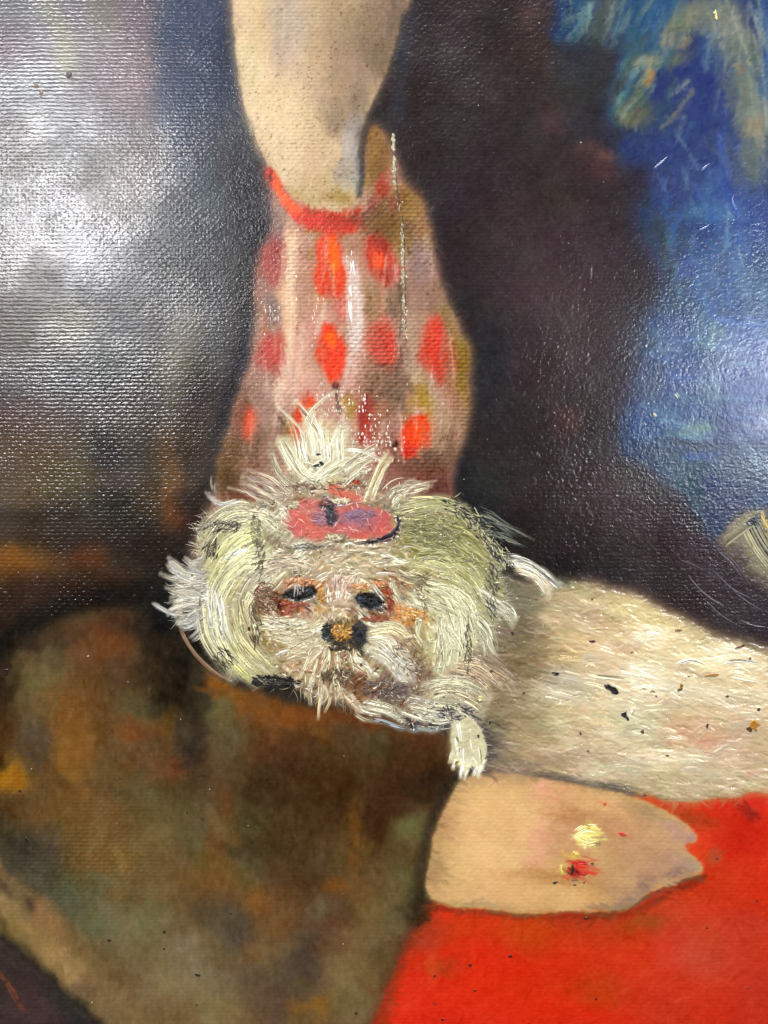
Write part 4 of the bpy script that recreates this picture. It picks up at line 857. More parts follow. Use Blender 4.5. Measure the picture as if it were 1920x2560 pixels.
stroke([(562, 1408), (590, 1380), (600, 1366)], 20, 5, 'eeeddc', 'dedcc4', 1.8)
stroke([(574, 1386), (596, 1380), (606, 1364)], 22, 5, 'eeeddc', 'f4f4ea', 1.8)
stroke([(524, 1490), (536, 1540), (552, 1580)], 18, 6, 'e4e4da', 'd0d2c6', 1.6); stroke([(520, 1540), (540, 1590), (568, 1620)], 22, 6, 'dfe2da', 'c4c8bc', 1.5)
# whiskers that leave the silhouette on the left
fan(16, 8, 3, 'dad3bd', '948c7c', [(512, 1440), (470, 1424), (440, 1410), (420, 1392)], [(500, 1520), (462, 1530), (440, 1548), (432, 1560)], .9, 7, 12, .1, None, (.05, .8))
fan(5, 7, 3, 'd6d2c6', '8f8f90', [(480, 1440), (452, 1430), (436, 1414), (424, 1396)], [(490, 1450), (460, 1444), (442, 1432), (428, 1410)], 1.1, 3, 8, .1, None, (.05, .8))
fan(3, 6, 2, 'd0cec4', '70747a', [(456, 1540), (430, 1536), (405, 1524), (384, 1508)], [(450, 1534), (425, 1530), (402, 1518), (386, 1504)], 1.2, 2, 6, .1, None, (.1, .7))
fan(4, 6, 3, 'c4c2bc', '84847e', [(500, 1500), (482, 1535), (460, 1550), (440, 1552)], [(505, 1540), (490, 1560), (470, 1570), (455, 1560)], 1, 3, 6, .1, None, (.1, .7))
fan(3, 6, 3, 'cdc8bc', '8c857a', [(505, 1380), (490, 1396), (474, 1400), (464, 1388)], [(510, 1400), (490, 1412), (476, 1412), (466, 1400)], 1, 3, 6, .1, None, (.1, .7))
fan(3, 6, 2, 'aaa69a', '606060', [(500, 1560), (494, 1580), (478, 1594)], [(506, 1580), (500, 1590), (484, 1600)], .8, 3, 6, .1, None, (.1, .7))
fan(4, 6, 3, 'd8d2cc', '8a8684', [(590, 1250), (560, 1262), (540, 1252), (524, 1232)], [(600, 1260), (566, 1266), (546, 1262), (524, 1248)], 1.1, 3, 5, .1, None, (.1, .7))
stroke([(532, 1225), (528, 1205), (530, 1190)], 4, 2, '8a8a5c', '6c6c50', .8); stroke([(540, 1235), (536, 1218), (540, 1206)], 4, 2, '80805c', '6c6c50', .8)
# forehead
for q in range(46):
    x, y = rs.uniform(680, 1040), rs.uniform(1358, 1440); a = rs.randn() * .28 + (x - 850) * .0006; l = rs.uniform(12, 34)
    stroke([(x - math.cos(a) * l, y - math.sin(a) * l), (x, y - 3 + rs.randn() * 3), (x + math.cos(a) * l, y + math.sin(a) * l)], rs.uniform(6, 15), 4, ['e0d4b0', 'd2c29c', 'ece2c4', 'c8b498'][rs.randint(4)], ['a8946c', 'b8a084', '9c8c68'][rs.randint(3)], .9, None, .35, (.3, .5))
fan(5, 16, 6, 'cbb9a0', 'a08a74', [(640, 1410), (680, 1396), (730, 1390), (780, 1398)], [(650, 1450), (690, 1424), (730, 1420), (780, 1430)], .9, 5, 9, .25)
fan(3, 12, 5, 'e4dcc0', 'c0b494', [(690, 1262), (700, 1276), (716, 1294)], [(700, 1300), (690, 1310), (680, 1318)], 1.5, 8, 8, .1)
fan(4, 14, 5, 'd4ccaa', 'aaa284', [(660, 1310), (690, 1330), (720, 1352)], [(650, 1280), (680, 1296), (710, 1300)], 1.0, 9, 12, .3)
fan(3, 8, 4, 'e6e2cc', '9c967c', [(738, 1366), (752, 1356), (766, 1350)], [(745, 1378), (760, 1370), (778, 1362)], 1.3, 4, 6)
fan(4, 12, 4, 'd6baa8', 'b48c7c', [(835, 1440), (838, 1460), (832, 1490)], [(860, 1440), (856, 1466), (866, 1490)], 1.1, 5, 9, .2)
fan(4, 8, 4, 'd8cca8', '9c8668', [(700, 1420), (670, 1450), (650, 1480), (642, 1492)], [(720, 1420), (700, 1450), (684, 1470), (672, 1482)], 1.3, 4, 6)
stroke([(668, 1436), (660, 1460), (646, 1482)], 7, 3, 'e6dcb8', 'd0c094', 1.8); stroke([(700, 1420), (684, 1448), (672, 1466)], 7, 3, 'e2d8b4', 'c8b88c', 1.8)
stroke([(738, 1460), (738, 1480), (736, 1492)], 5, 2, 'd8d4cc', '8c8484', 1.3); stroke([(748, 1458), (750, 1476), (748, 1490)], 4, 1, 'dcd8d0', '8c8484', 1.3)
stroke([(927, 1452), (946, 1486), (962, 1508)], 8, 4, 'd8d0b8', '9c9280', 1.6); stroke([(900, 1446), (918, 1458), (928, 1474)], 6, 3, 'dccfae', 'c0ac84', 1.5)
fan(3, 12, 5, 'd4cca8', 'a89c7c', [(972, 1456), (980, 1490), (1000, 1518)], [(984, 1452), (1000, 1480), (1040, 1512)], 1.6, 3, 5)
# topknot
fan(7, 12, 5, 'e2dcb8', 'b8ac84', [(800, 1208), (760, 1200), (720, 1160), (690, 1105)], [(800, 1190), (765, 1170), (740, 1130), (716, 1090)], 1.4, 5, 6, .1, None, (.1, .6))
fan(9, 18, 6, 'e6e1c2', 'c4bc96', [(770, 1150), (762, 1110), (760, 1080)], [(860, 1150), (862, 1110), (860, 1070)], 1.5, 6, 9, .1)
fan(6, 18, 6, 'e0dab6', 'bcb28c', [(760, 1190), (800, 1150), (840, 1130)], [(800, 1215), (850, 1180), (900, 1150)], 1.4, 6, 8, .1)
for p, w in [([(812, 1110), (792, 1068), (768, 1036), (740, 1004)], 13), ([(800, 1100), (786, 1070), (764, 1042)], 10), ([(745, 1170), (746, 1130), (736, 1086), (722, 1044)], 11), ([(764, 1150), (762, 1110), (752, 1064)], 9), ([(780, 1140), (778, 1100), (760, 1072)], 9),
             ([(808, 1130), (800, 1090), (790, 1060)], 10), ([(732, 1180), (716, 1150), (700, 1120)], 9)]:
    stroke(p, w, 4, 'ece4c0', 'd8cca0', 2.2, None, 0, (.1, .7))
fan(6, 9, 4, 'e0d9b8', 'a89c80', [(860, 1170), (890, 1140), (916, 1124), (946, 1110)], [(850, 1210), (890, 1180), (910, 1168), (930, 1160)], 1.3, 5, 8, .1, None, (.1, .6))
fan(5, 9, 4, 'e0d2a8', 'b89c70', [(908, 1250), (922, 1215), (944, 1170), (968, 1130)], [(930, 1246), (940, 1215), (956, 1180), (976, 1150)], 1.4, 4, 6, .1, None, (.1, .6))
fan(6, 8, 4, 'd8ccac', '947c68', [(960, 1240), (990, 1215), (1020, 1212), (1060, 1222)], [(990, 1276), (1010, 1244), (1040, 1222), (1080, 1212)], 1.0, 6, 9, .2, None, (.1, .6))
fan(7, 8, 3, 'c8b8a0', '8c7468', [(700, 1250), (670, 1236), (640, 1226), (606, 1212)], [(730, 1240), (700, 1216), (680, 1196), (640, 1180)], .9, 9, 9, .2, None, (.1, .6))
fan(4, 8, 3, 'ccc0a0', '8c7c64', [(760, 1230), (720, 1220), (690, 1190), (676, 1150)], [(780, 1226), (730, 1204), (700, 1170), (684, 1120)], 1.0, 5, 9, .2, None, (.1, .6))
# hair over the right ear
fan(5, 12, 5, 'c4c088', '8c8858', [(990, 1276), (1060, 1262), (1140, 1266), (1196, 1312)], [(1000, 1300), (1070, 1276), (1140, 1284), (1190, 1340)], 1.1, 4, 10, .3)
fan(4, 10, 4, 'ccc690', '8f8a5c', [(1010, 1256), (1060, 1250), (1120, 1252), (1170, 1270)], [(1000, 1262), (1050, 1254), (1110, 1262), (1150, 1284)], 1.1, 4, 9, .3, None, (.2, .7))
fan(8, 18, 7, 'aaa66c', '7c7a48', [(1030, 1320), (1100, 1310), (1160, 1340), (1216, 1400)], [(1020, 1390), (1090, 1384), (1160, 1410), (1220, 1470)], .8, 16, 16, .5)
fan(7, 20, 7, 'c2be88', '9c985f', [(1030, 1380), (1110, 1390), (1180, 1440), (1236, 1520)], [(1050, 1420), (1120, 1430), (1170, 1470), (1210, 1540)], 1.0, 13, 12, .35)
fan(9, 22, 8, 'dad6aa', 'bab588', [(1060, 1460), (1130, 1476), (1170, 1520), (1190, 1600)], [(1064, 1484), (1110, 1510), (1140, 1560), (1150, 1620)], 1.3, 9, 9, .2)
fan(4, 20, 8, 'dcd8ae', 'bcb68a', [(1030, 1490), (1080, 1506), (1120, 1516), (1160, 1530)], [(1040, 1504), (1080, 1520), (1120, 1536), (1160, 1560)], 1.4, 4, 5, .1)
fan(4, 24, 9, 'dcd9b0', 'bab48a', [(1092, 1534), (1092, 1580), (1096, 1640), (1092, 1684)], [(1156, 1534), (1160, 1580), (1166, 1620), (1150, 1660)], 1.6, 3, 4, .1, None, (.08, .2))
fan(4, 24, 9, 'd8d4aa', 'b6b086', [(1110, 1560), (1130, 1580), (1156, 1610), (1166, 1640)], [(1096, 1560), (1090, 1590), (1080, 1620), (1072, 1636)], 1.6, 3, 4, .1, None, (.08, .2))
fan(3, 16, 7, 'd6d2a6', 'b4ad84', [(1096, 1620), (1098, 1650), (1090, 1684)], [(1124, 1620), (1118, 1650), (1110, 1690)], 1.4, 3, 4, .1, None, (.08, .3))
fan(3, 10, 4, 'c6c094', '9c9270', [(1044, 1544), (1036, 1572), (1042, 1600), (1058, 1620)], [(1054, 1550), (1046, 1580), (1054, 1600), (1066, 1612)], 1.3, 2, 4)
fan(5, 14, 5, 'dedac0', 'a8a488', [(1190, 1472), (1230, 1490), (1262, 1512), (1284, 1540)], [(1200, 1490), (1230, 1510), (1260, 1530), (1280, 1560)], 1.3, 5, 8, .2)
fan(4, 10, 4, 'cfcbaa', '9c987c', [(1200, 1530), (1226, 1556), (1240, 1590), (1244, 1630)], [(1180, 1560), (1200, 1590), (1216, 1620), (1226, 1650)], 1.1, 5, 8, .2)
fan(4, 12, 4, 'c4ba90', '8c7f60', [(1030, 1440), (1060, 1450), (1090, 1450)], [(1000, 1430), (1030, 1440), (1060, 1460)], .9, 8, 10, .3)
# cheeks, muzzle, chin
for q in range(34):
    x, y = rs.uniform(765, 905), rs.uniform(1432, 1548)
    if (abs(x - 748) < 52 and abs(y - 1484) < 28) or (abs(x - 930) < 54 and abs(y - 1504) < 36): continue
    a = math.atan2(y - 1585, x - 855) + rs.randn() * .3; l = rs.uniform(9, 18)
    stroke([(x - math.cos(a) * l, y - math.sin(a) * l), (x, y), (x + math.cos(a) * l, y + math.sin(a) * l)], rs.uniform(7, 12), 4, ['e2d2b4', 'd8bca4', 'ecdfc4', 'd4b494'][rs.randint(4)], ['b89c80', 'b4907c', 'a88c6c'][rs.randint(3)], .9, None, .3)
for q in range(26):
    x, y = rs.uniform(700, 800), rs.uniform(1545, 1640); a = math.atan2(y - 1570, x - 860) + rs.randn() * .35; l = rs.uniform(10, 22)
    stroke([(x - math.cos(a) * l, y - math.sin(a) * l), (x, y), (x + math.cos(a) * l, y + math.sin(a) * l)], rs.uniform(7, 13), 4, ['e8dcbc', 'dccba4', 'f0e6cc'][rs.randint(3)], ['b8a47c', 'a8906c'][rs.randint(2)], 1.0, None, .3)
for q in range(20):
    a = math.radians(rs.uniform(-152, -32)); b_ = rs.randn() * .18; l = rs.uniform(80, 200) * (1 - .25 * abs(math.degrees(a) + 100) / 60); x0, y0 = 800 + rs.randn() * 18, 1170 + rs.randn() * 16
    r0 = rs.uniform(.25, .5)
    stroke([(x0 + math.cos(a) * l * r0, y0 + math.sin(a) * l * r0), (x0 + math.cos(a + b_) * l * .7, y0 + math.sin(a + b_) * l * .7), (x0 + math.cos(a + b_ * 2) * l, y0 + math.sin(a + b_ * 2) * l)], rs.uniform(5, 9), 3, ['efe8cc', 'e4dcbc', 'd4cbb0'][rs.randint(3)], 'c4b890', 1.4, None, 0, (.1, .8))
fan(6, 14, 5, 'ddd0aa', 'a8946c', [(640, 1540), (680, 1560), (720, 1560), (770, 1556)], [(680, 1600), (720, 1596), (750, 1596), (790, 1590)], 1.1, 7, 10, .2)
fan(5, 12, 5, 'e2d6b2', 'b09c74', [(800, 1540), (780, 1560), (740, 1576), (700, 1582)], [(800, 1620), (780, 1640), (750, 1650), (720, 1660)], 1.2, 7, 12, .2)
fan(8, 9, 3, 'e0d2ac', 'a08260', [(800, 1620), (770, 1650), (750, 1668), (724, 1676)], [(880, 1630), (900, 1660), (930, 1690), (940, 1700)], 1.1, 8, 14, .2)
fan(3, 12, 5, 'e0d8bc', 'b8a888', [(660, 1560), (690, 1566), (730, 1560)], [(670, 1546), (700, 1550), (740, 1544)], 1.4, 4, 6)
fan(3, 12, 5, 'b89c80', '7a5a40', [(690, 1534), (680, 1514), (664, 1496), (648, 1500)], [(680, 1550), (660, 1530), (650, 1510), (640, 1520)], .7, 6, 8, .3)
fan(6, 16, 6, 'e4dcbc', 'b4a888', [(930, 1590), (972, 1596), (1000, 1620), (1030, 1660)], [(920, 1620), (950, 1640), (980, 1670), (1010, 1700)], 1.3, 6, 9, .15)
fan(4, 14, 6, 'dfd0a6', 'c0a070', [(930, 1560), (970, 1556), (1004, 1568), (1020, 1594)], [(920, 1580), (960, 1576), (990, 1584), (1014, 1606)], 1.4, 4, 5, .15)
fan(4, 14, 5, 'e0dcd0', 'a8a294', [(960, 1610), (990, 1640), (1016, 1664), (1034, 1690)], [(940, 1630), (970, 1650), (990, 1680), (1010, 1700)], 1.4, 6, 8, .15)
fan(3, 12, 5, 'd8cdb0', 'a89878', [(900, 1520), (930, 1552), (970, 1560)], [(890, 1530), (920, 1560), (950, 1572)], 1.3, 4, 7)
fan(3, 9, 4, 'e4dcc4', 'a49478', [(880, 1650), (906, 1664), (936, 1690)], [(880, 1662), (900, 1676), (930, 1700)], 1.5, 4, 6)
for p, w, c in [([(790, 1690), (776, 1712), (762, 1726)], 7, 'e6e0cc'), ([(760, 1706), (744, 1716), (726, 1710)], 5, 'd0c8b0'), ([(840, 1666), (830, 1700), (826, 1730)], 6, 'd8ccb0'), ([(803, 1738), (798, 1764), (795, 1796)], 7, 'd0b890'),
                ([(862, 1736), (880, 1756), (898, 1776)], 11, 'dcb89a'), ([(876, 1734), (888, 1752), (902, 1766)], 8, 'd6b090'), ([(826, 1740), (822, 1760), (812, 1778)], 6, 'c0a47c'), ([(774, 1640), (760, 1672), (748, 1700)], 7, 'e0d4ac'), ([(795, 1640), (784, 1680), (768, 1722)], 6, 'dccfae')]:
    stroke(p, w, 3, c, 'b49c7c', 1.7, None, 0, (.1, .6))
fan(9, 8, 3, 'd8c6a0', '94785a', [(760, 1690), (756, 1716), (752, 1734)], [(850, 1700), (856, 1730), (862, 1752)], 1.1, 8, 14, .2, None, (.1, .7))
# throat and chest
for q in range(16):
    x, y = rs.uniform(905, 1110), rs.uniform(1725, 1800); y = max(y, 1700 + (x - 900) * .3); a = .25 + rs.randn() * .35; l = rs.uniform(14, 34)
    stroke([(x - math.cos(a) * l, y - math.sin(a) * l), (x, y + 3), (x + math.cos(a) * l, y + math.sin(a) * l)], rs.uniform(6, 14), 4, ['d8d0b2', 'b8ae94', 'e4dfca', '9c9280'][rs.randint(4)], ['8c8068', '6c6458', '9a8c78'][rs.randint(3)], .9, None, .3)
fan(5, 20, 7, 'd4cca8', 'a4987a', [(1060, 1710), (1120, 1700), (1180, 1706), (1220, 1736)], [(1080, 1740), (1130, 1736), (1170, 1750), (1200, 1780)], 1.2, 6, 10, .15)
fan(6, 12, 5, 'd8bc98', '9c8468', [(1140, 1656), (1180, 1656), (1220, 1680), (1250, 1716)], [(1120, 1676), (1160, 1690), (1190, 1700), (1220, 1730)], 1.0, 6, 9, .25)
fan(4, 9, 4, 'b89c78', '84705a', [(1200, 1620), (1240, 1650), (1280, 1680), (1310, 1720)], [(1190, 1650), (1230, 1680), (1270, 1710), (1290, 1740)], .7, 6, 8, .3)
fan(5, 12, 5, 'd8d2b4', '8f887c', [(1060, 1760), (1090, 1780), (1130, 1780), (1160, 1770)], [(1000, 1780), (1050, 1800), (1090, 1806), (1130, 1796)], 1.3, 8, 12, .25)
stroke([(930, 1800), (960, 1806), (1000, 1820), (1046, 1824)], 12, 4, '8c96a0', '5c646c', 1.0); stroke([(1040, 1818), (1076, 1826), (1104, 1820)], 12, 4, 'a0a8a8', '6c7478', 1.0)
fan(2, 12, 5, 'e0dabc', 'b0a888', [(905, 1775), (950, 1790), (1000, 1808)], [(920, 1760), (970, 1770), (1010, 1790)], 1.1, 5, 8, .2)
# paw
for x, y, l, w in ((1150, 1830, 26, 12), (1176, 1850, 30, 14), (1140, 1870, 28, 12), (1196, 1890, 26, 12), (1160, 1895, 26, 14), (1182, 1915, 20, 10)):
    stroke([(x - 4, y - l), (x + rs.randn() * 3, y), (x + 2, y + l)], w, 4, 'e6e2c2', 'bcb78e', 1.2, None, .3)
for x, y, l, w in ((1124, 1904, 26, 7), (1132, 1922, 24, 7), (1150, 1944, 34, 9), (1162, 1948, 24, 7), (1186, 1936, 20, 7), (1196, 1940, 26, 9), (1206, 1918, 20, 6)):
    stroke([(x + 8, y - l), (x + 2, y - l * .4), (x, y)], w, 3, 'f2efd4', 'd8d4ae', 2.2, None, 0, (.3, .35))
# feathers of fur where neck meets back
fan(5, 12, 5, 'e2dac4', '6c6c68', [(1258, 1392), (1300, 1396), (1350, 1420), (1392, 1456)], [(1262, 1402), (1310, 1410), (1350, 1436), (1380, 1466)], 1.2, 4, 12, .3)
fan(5, 12, 5, 'ecdfc0', 'c4b08c', [(1286, 1414), (1320, 1420), (1350, 1440), (1372, 1470)], [(1296, 1426), (1326, 1434), (1350, 1452), (1368, 1484)], 1.8, 4, 7, .1)
fan(3, 6, 2, '747a6a', '3c423e', [(1200, 1276), (1240, 1300), (1280, 1330)], [(1230, 1320), (1270, 1334), (1320, 1348)], .5, 10, 20, .4)
# long dry strokes along the back
def drag(cnt, x0, x1, y0, y1, ang, L, w, nb, seed, dl, h=.8):
    r = np.random.RandomState(seed)
    for _ in range(cnt):
        x, y = r.uniform(x0, x1), r.uniform(y0, y1)
        a = math.radians(ang + r.randn() * 9); b = r.randn() * 6
        l = L * (.5 + r.rand())
        p = [(x - math.cos(a) * l, y - math.sin(a) * l), (x + b * math.sin(a), y - abs(b)), (x + math.cos(a) * l, y + math.sin(a) * l)]
        if not all(body[int((q[1] - ys[0]) / STEP), int((min(q[0], 1990) - xs[0]) / STEP)] > .9 for q in p): continue
        c = np.clip(col_at(x, y) + dl + r.randn() * .03, 0, 1); hexc = ''.join('%02x' % int(v * 255) for v in c); c2 = ''.join('%02x' % int(max(v - .09, 0) * 255) for v in c)
        stroke(p, w * (.6 + .8 * r.rand()), nb, hexc, c2, h, None, .45, (.3, .6), gap=0)
drag(44, 1400, 1900, 1500, 1760, 14, 34, 26, 7, 1, .05, .35)
drag(16, 1500, 1900, 1760, 1960, 4, 34, 22, 6, 2, .04, .35)
for p in ([(1800, 1660), (1840, 1652), (1880, 1656), (1912, 1666)], [(1830, 1690), (1870, 1700), (1910, 1706)], [(1690, 1660), (1730, 1650), (1770, 1664)], [(1480, 1690), (1530, 1694), (1580, 1700)], [(1590, 1722), (1620, 1716), (1650, 1722)], [(1670, 1842), (1690, 1846), (1712, 1848)]):
    stroke(p, 9, 4, 'f2e6c4', 'e4d2a4', 1.8)
stroke([(1580, 1770), (1572, 1786), (1584, 1796)], 16, 5, 'f4ecd0', 'e2d4ac', 2.2); stroke([(1600, 1720), (1626, 1724), (1644, 1734)], 20, 6, 'eee2c0', 'e2d4ac', 1.6)
# fine hair all over the dog's coat and outline
r = np.random.RandomState(77)
ok = np.argwhere((PART == 10) & (np.isin(SUB, [0, 50, 64])))
for j, i in ok[r.randint(len(ok), size=3600)]:
    x, y = xs[i], ys[j]
    hd = SUB[j, i] == 50
    if not hd and r.rand() < .72: continue
    a = math.atan2(y - 1540, x - 850) if hd else math.radians(10)
    a += r.randn() * .45
    l = (10 if hd else 15) * (.5 + r.rand()); bb = r.randn() * 3
    c = np.clip(IMG[j, i] + (.04 + r.randn() * (.15 if hd else .05)), .05, .97)
    fur.track([(x, y), (x + math.cos(a) * l * .5 - math.sin(a) * bb, y + math.sin(a) * l * .5 + math.cos(a) * bb), (x + math.cos(a) * l, y + math.sin(a) * l)], .7 + .7 * r.rand(), .8 if hd else .6, c, 4, (.2, .6))
hq = spline(HEAD, 14, True)
for _ in range(900):
    k = r.randint(len(hq)); x, y = hq[k] + r.randn(2) * 7
    if y > 1560 and (x > 1050 or r.rand() < .7): continue
    a = math.atan2(y - 1500, x - 860) + r.randn() * .4; l = 20 * (.4 + r.rand()); bb = r.randn() * 4
    c = hx('b8b096') * (.55 + .5 * r.rand())
    fur.track([(x - math.cos(a) * 8, y - math.sin(a) * 8), (x + math.cos(a) * l * .5 - math.sin(a) * bb, y + math.sin(a) * l * .5 + math.cos(a) * bb), (x + math.cos(a) * l, y + math.sin(a) * l)], .8, .6, c, 4, (.2, .8))
bk = np.argwhere(SUB == 63)
for j, i in bk[r.randint(len(bk), size=200)]:
    x, y = xs[i], ys[j]; a = r.randn() * .9 + .3; l = 5 + 9 * r.rand()
    c = np.clip(col_at(x, y) + r.randn() * .09 + (.14 if r.rand() < .2 else 0), 0.05, .95)
    fur.track([(x - math.cos(a) * l, y - math.sin(a) * l), (x, y + r.randn() * 2), (x + math.cos(a) * l, y + math.sin(a) * l)], .8 + .9 * r.rand(), .7, c, 4, (.2, .5))
for _ in range(240):                      # left tuft and ragged fine ends
    t = r.rand(); x0 = 512 + r.randn() * 8; y0 = 1430 + 130 * t; a = math.pi + (.45 - .75 * t) + r.randn() * .22; l = 30 + 50 * r.rand()
    fur.track([(x0, y0), (x0 + math.cos(a) * l * .5, y0 + math.sin(a) * l * .5 + 4), (x0 + math.cos(a) * l, y0 + math.sin(a) * l)], .7 + .6 * r.rand(), .7, hx('c8c4b8') * (.55 + .5 * r.rand()), 5, (.1, .8))
hk = np.argwhere((SUB == 50) & (PART == 10))
for j, i in hk[r.randint(len(hk), size=420)]:     # short cross scumbles that break up the combed look
    x, y = xs[i], ys[j]; a = r.rand() * 6.28; l = 3 + 6 * r.rand()
    if 690 < x < 985 and 1450 < y < 1630: continue
    c = np.clip(hx('e9e4c8') * (.75 + .3 * r.rand()) if r.rand() < .93 else hx('7c6c50'), .03, .97)
    fur.track([(x - math.cos(a) * l, y - math.sin(a) * l), (x + r.randn(), y), (x + math.cos(a) * l, y + math.sin(a) * l)], .7 + .8 * r.rand(), 1.0, c, 3, (.3, .3), 0, 1.0)
# dark lashes and ragged edges of eyes and nose
for cx_, cy_, rx_, ry_, n, an in ((748, 1484, 40, 16, 60, 0), (928, 1504, 40, 20, 70, .35), (818, 1582, 14, 24, 50, 0), (896, 1590, 18, 32, 70, 0), (826, 1286, 14, 22, 24, 0)):
    for _ in range(n):
        t = r.rand() * 6.283; x = rx_ * math.cos(t); y = ry_ * math.sin(t)
        x, y = cx_ + x * math.cos(an) - y * math.sin(an), cy_ + x * math.sin(an) + y * math.cos(an)
        a = t + r.randn() * .6; l = 5 + 7 * r.rand()
        fur.track([(x - math.cos(a) * l, y - math.sin(a) * l), (x + math.cos(a) * l * .4, y + math.sin(a) * l * .4)], 1.3, .6, hx('15161a') + r.rand() * .06, 3, (.2, .7))
def scrub(cx, cy, rx, ry, n, cols, ang, spread, lo, hi, w=1.2, h=.7, z=1.2):
    for _ in range(n):
        t = r.rand() * 6.283; q = math.sqrt(r.rand()); x, y = cx + rx * q * math.cos(t), cy + ry * q * math.sin(t)
        a = math.radians(ang(x, y) if callable(ang) else ang) + r.randn() * spread; l = lo + (hi - lo) * r.rand(); bb = r.randn() * l * .2
        c = np.clip(hx(cols[r.randint(len(cols))]) * (.85 + .3 * r.rand()), .02, .97)
        fur.track([(x - math.cos(a) * l, y - math.sin(a) * l), (x - math.sin(a) * bb, y + math.cos(a) * bb), (x + math.cos(a) * l, y + math.sin(a) * l)], w * (.5 + r.rand()), h, c, 4, (.25, .6), 0, z)
away = lambda x, y: math.degrees(math.atan2(y - 1580, x - 856))
# nose: two dark lobes round an ochre middle, on top of the muzzle hair
scrub(818, 1580, 14, 20, 46, ['14181b', '1c2024', '101214'], away, .7, 4, 9, 1.8)
scrub(892, 1588, 17, 30, 60, ['14181b', '1b2026', '0e1012'], away, .7, 4, 10, 1.8)
scrub(856, 1614, 36, 14, 64, ['3a2c1a', '1c1a16', '5c4426', '2a2218'], 20, 1.0, 4, 8, 1.5)
scrub(854, 1582, 27, 20, 80, ['cc9644', 'b47e34', 'dcaa5c', '8c6420'], away, .8, 4, 8, 1.7, .9, 1.8)
scrub(852, 1552, 40, 8, 40, ['8c7448', '6c5a3c', 'a88c5c'], 90, .6, 4, 8)
# eyes
scrub(750, 1484, 34, 9, 50, ['0c0a0c', '141012', '0a0a0c'], 0, .5, 3, 9, 1.9, .6, 1.6)
scrub(929, 1508, 32, 12, 56, ['0d0f12', '141a20', '0a0a0c'], 22, .5, 3, 9, 1.9, .6, 1.6)
scrub(750, 1452, 40, 7, 60, ['dc9c6c', 'c8845c', 'e4ac80'], 10, .8, 3, 7, 1.3); scrub(920, 1464, 44, 8, 70, ['e0a46c', 'cc8850', 'e8b488'], 10, .8, 3, 7, 1.3)
scrub(738, 1511, 36, 5, 50, ['a04830', '8c3c28', 'bc6c4c'], 12, .4, 4, 9, 1.2); scrub(976, 1496, 8, 26, 40, ['8c3c1c', '7a3018', 'a45430'], 60, .5, 4, 9, 1.3); scrub(936, 1548, 40, 6, 50, ['7c3c1e', '944824'], 8, .4, 4, 10, 1.3)
scrub(1030, 1536, 36, 13, 60, ['dca458', 'cc8c3c', 'e4b874'], 20, .5, 5, 11, 1.7); scrub(806, 1492, 10, 20, 24, ['c8944c', 'b47c34'], 70, .6, 4, 9, 1.5)
for p in ([(736, 1462), (737, 1478), (734, 1492)], [(743, 1460), (745, 1480), (743, 1490)], [(758, 1464), (757, 1474), (759, 1482)], [(926, 1460), (944, 1484), (958, 1504)], [(932, 1458), (948, 1478), (966, 1498)]):
    fur.track(p, 1.9, 1.3, hx('d8d2c6') * (.8 + .2 * r.rand()), 5, (.2, .5), 0, 2.6)
scrub(826, 1286, 11, 22, 60, ['1f262e', '2a3038', '3c3c48'], 50, .6, 4, 9, 1.5, .6, 1.6)
for k in range(50):
    t = r.rand(); p0, p1, p2 = np.array((994, 1294)), np.array((1008, 1340)), np.array((910, 1358)); q_ = (1 - t) ** 2 * p0 + 2 * t * (1 - t) * p1 + t * t * p2 + r.randn(2) * 2; d_ = (1 - t) * (p1 - p0) + t * (p2 - p1); d_ = d_ / np.hypot(*d_) * (5 + 6 * r.rand())
    fur.track([tuple(q_ - d_), tuple(q_ + r.randn(2)), tuple(q_ + d_)], 1.5, .7, hx('242430') * (.8 + .5 * r.rand()), 4, (.2, .5), 0, 1.6)
scrub(800, 1296, 22, 16, 40, ['9a7084', 'a87888', 'b87c84'], 20, .6, 4, 9, 1.3, .5); scrub(900, 1286, 40, 11, 60, ['94708a', 'a07890', '886078'], 5, .5, 5, 11, 1.3, .5)
scrub(838, 1344, 22, 7, 50, ['d4caa8', 'b8ac88', '8c8468'], 20, .8, 4, 9, 1.3, .7, 1.6); scrub(848, 1252, 26, 6, 46, ['dcd2b4', 'c4b898'], 10, .8, 4, 9, 1.3, .7, 1.6); scrub(734, 1262, 14, 10, 30, ['d8ceb0', 'b4a888'], 40, .6, 4, 9, 1.2, .6, 1.6)
scrub(560, 1316, 44, 14, 60, ['4c4430', '3c3626', '5c5438'], -25, .35, 6, 15, 1.1, .5, 1.3); scrub(530, 1370, 18, 30, 40, ['3c3426', '544a34'], -60, .3, 6, 14, 1.0, .5, 1.3); scrub(650, 1400, 12, 50, 46, ['6c6044', '7c7050', '5c5238'], -50, .4, 5, 13, 1.1, .5, 1.3)
scrub(640, 1560, 12, 60, 60, ['5c4a30', '6c5a3c', '4c3c28'], 80, .3, 6, 15, 1.1, .5, 1.3); scrub(1060, 1480, 16, 50, 50, ['6c5c3c', '7c6c48', '8c7c54'], 60, .5, 5, 13, 1.1, .5, 1.3); scrub(1230, 1480, 14, 70, 60, ['4c4a3c', '5c5846', '3c3a30'], 62, .3, 6, 15, 1.1, .5, 1.3)
scrub(560, 1650, 24, 30, 40, ['4c4430', '2c261c'], 50, .3, 6, 14, 1.1, .5, 1.3); scrub(1170, 1620, 10, 60, 40, ['5c5644', '6c6450'], 85, .3, 6, 14, 1.1, .5, 1.3); scrub(800, 1215, 90, 10, 50, ['7c5c48', '8c6c54', '6c4c3c'], 20, .6, 5, 12, 1.0, .5, 1.3)
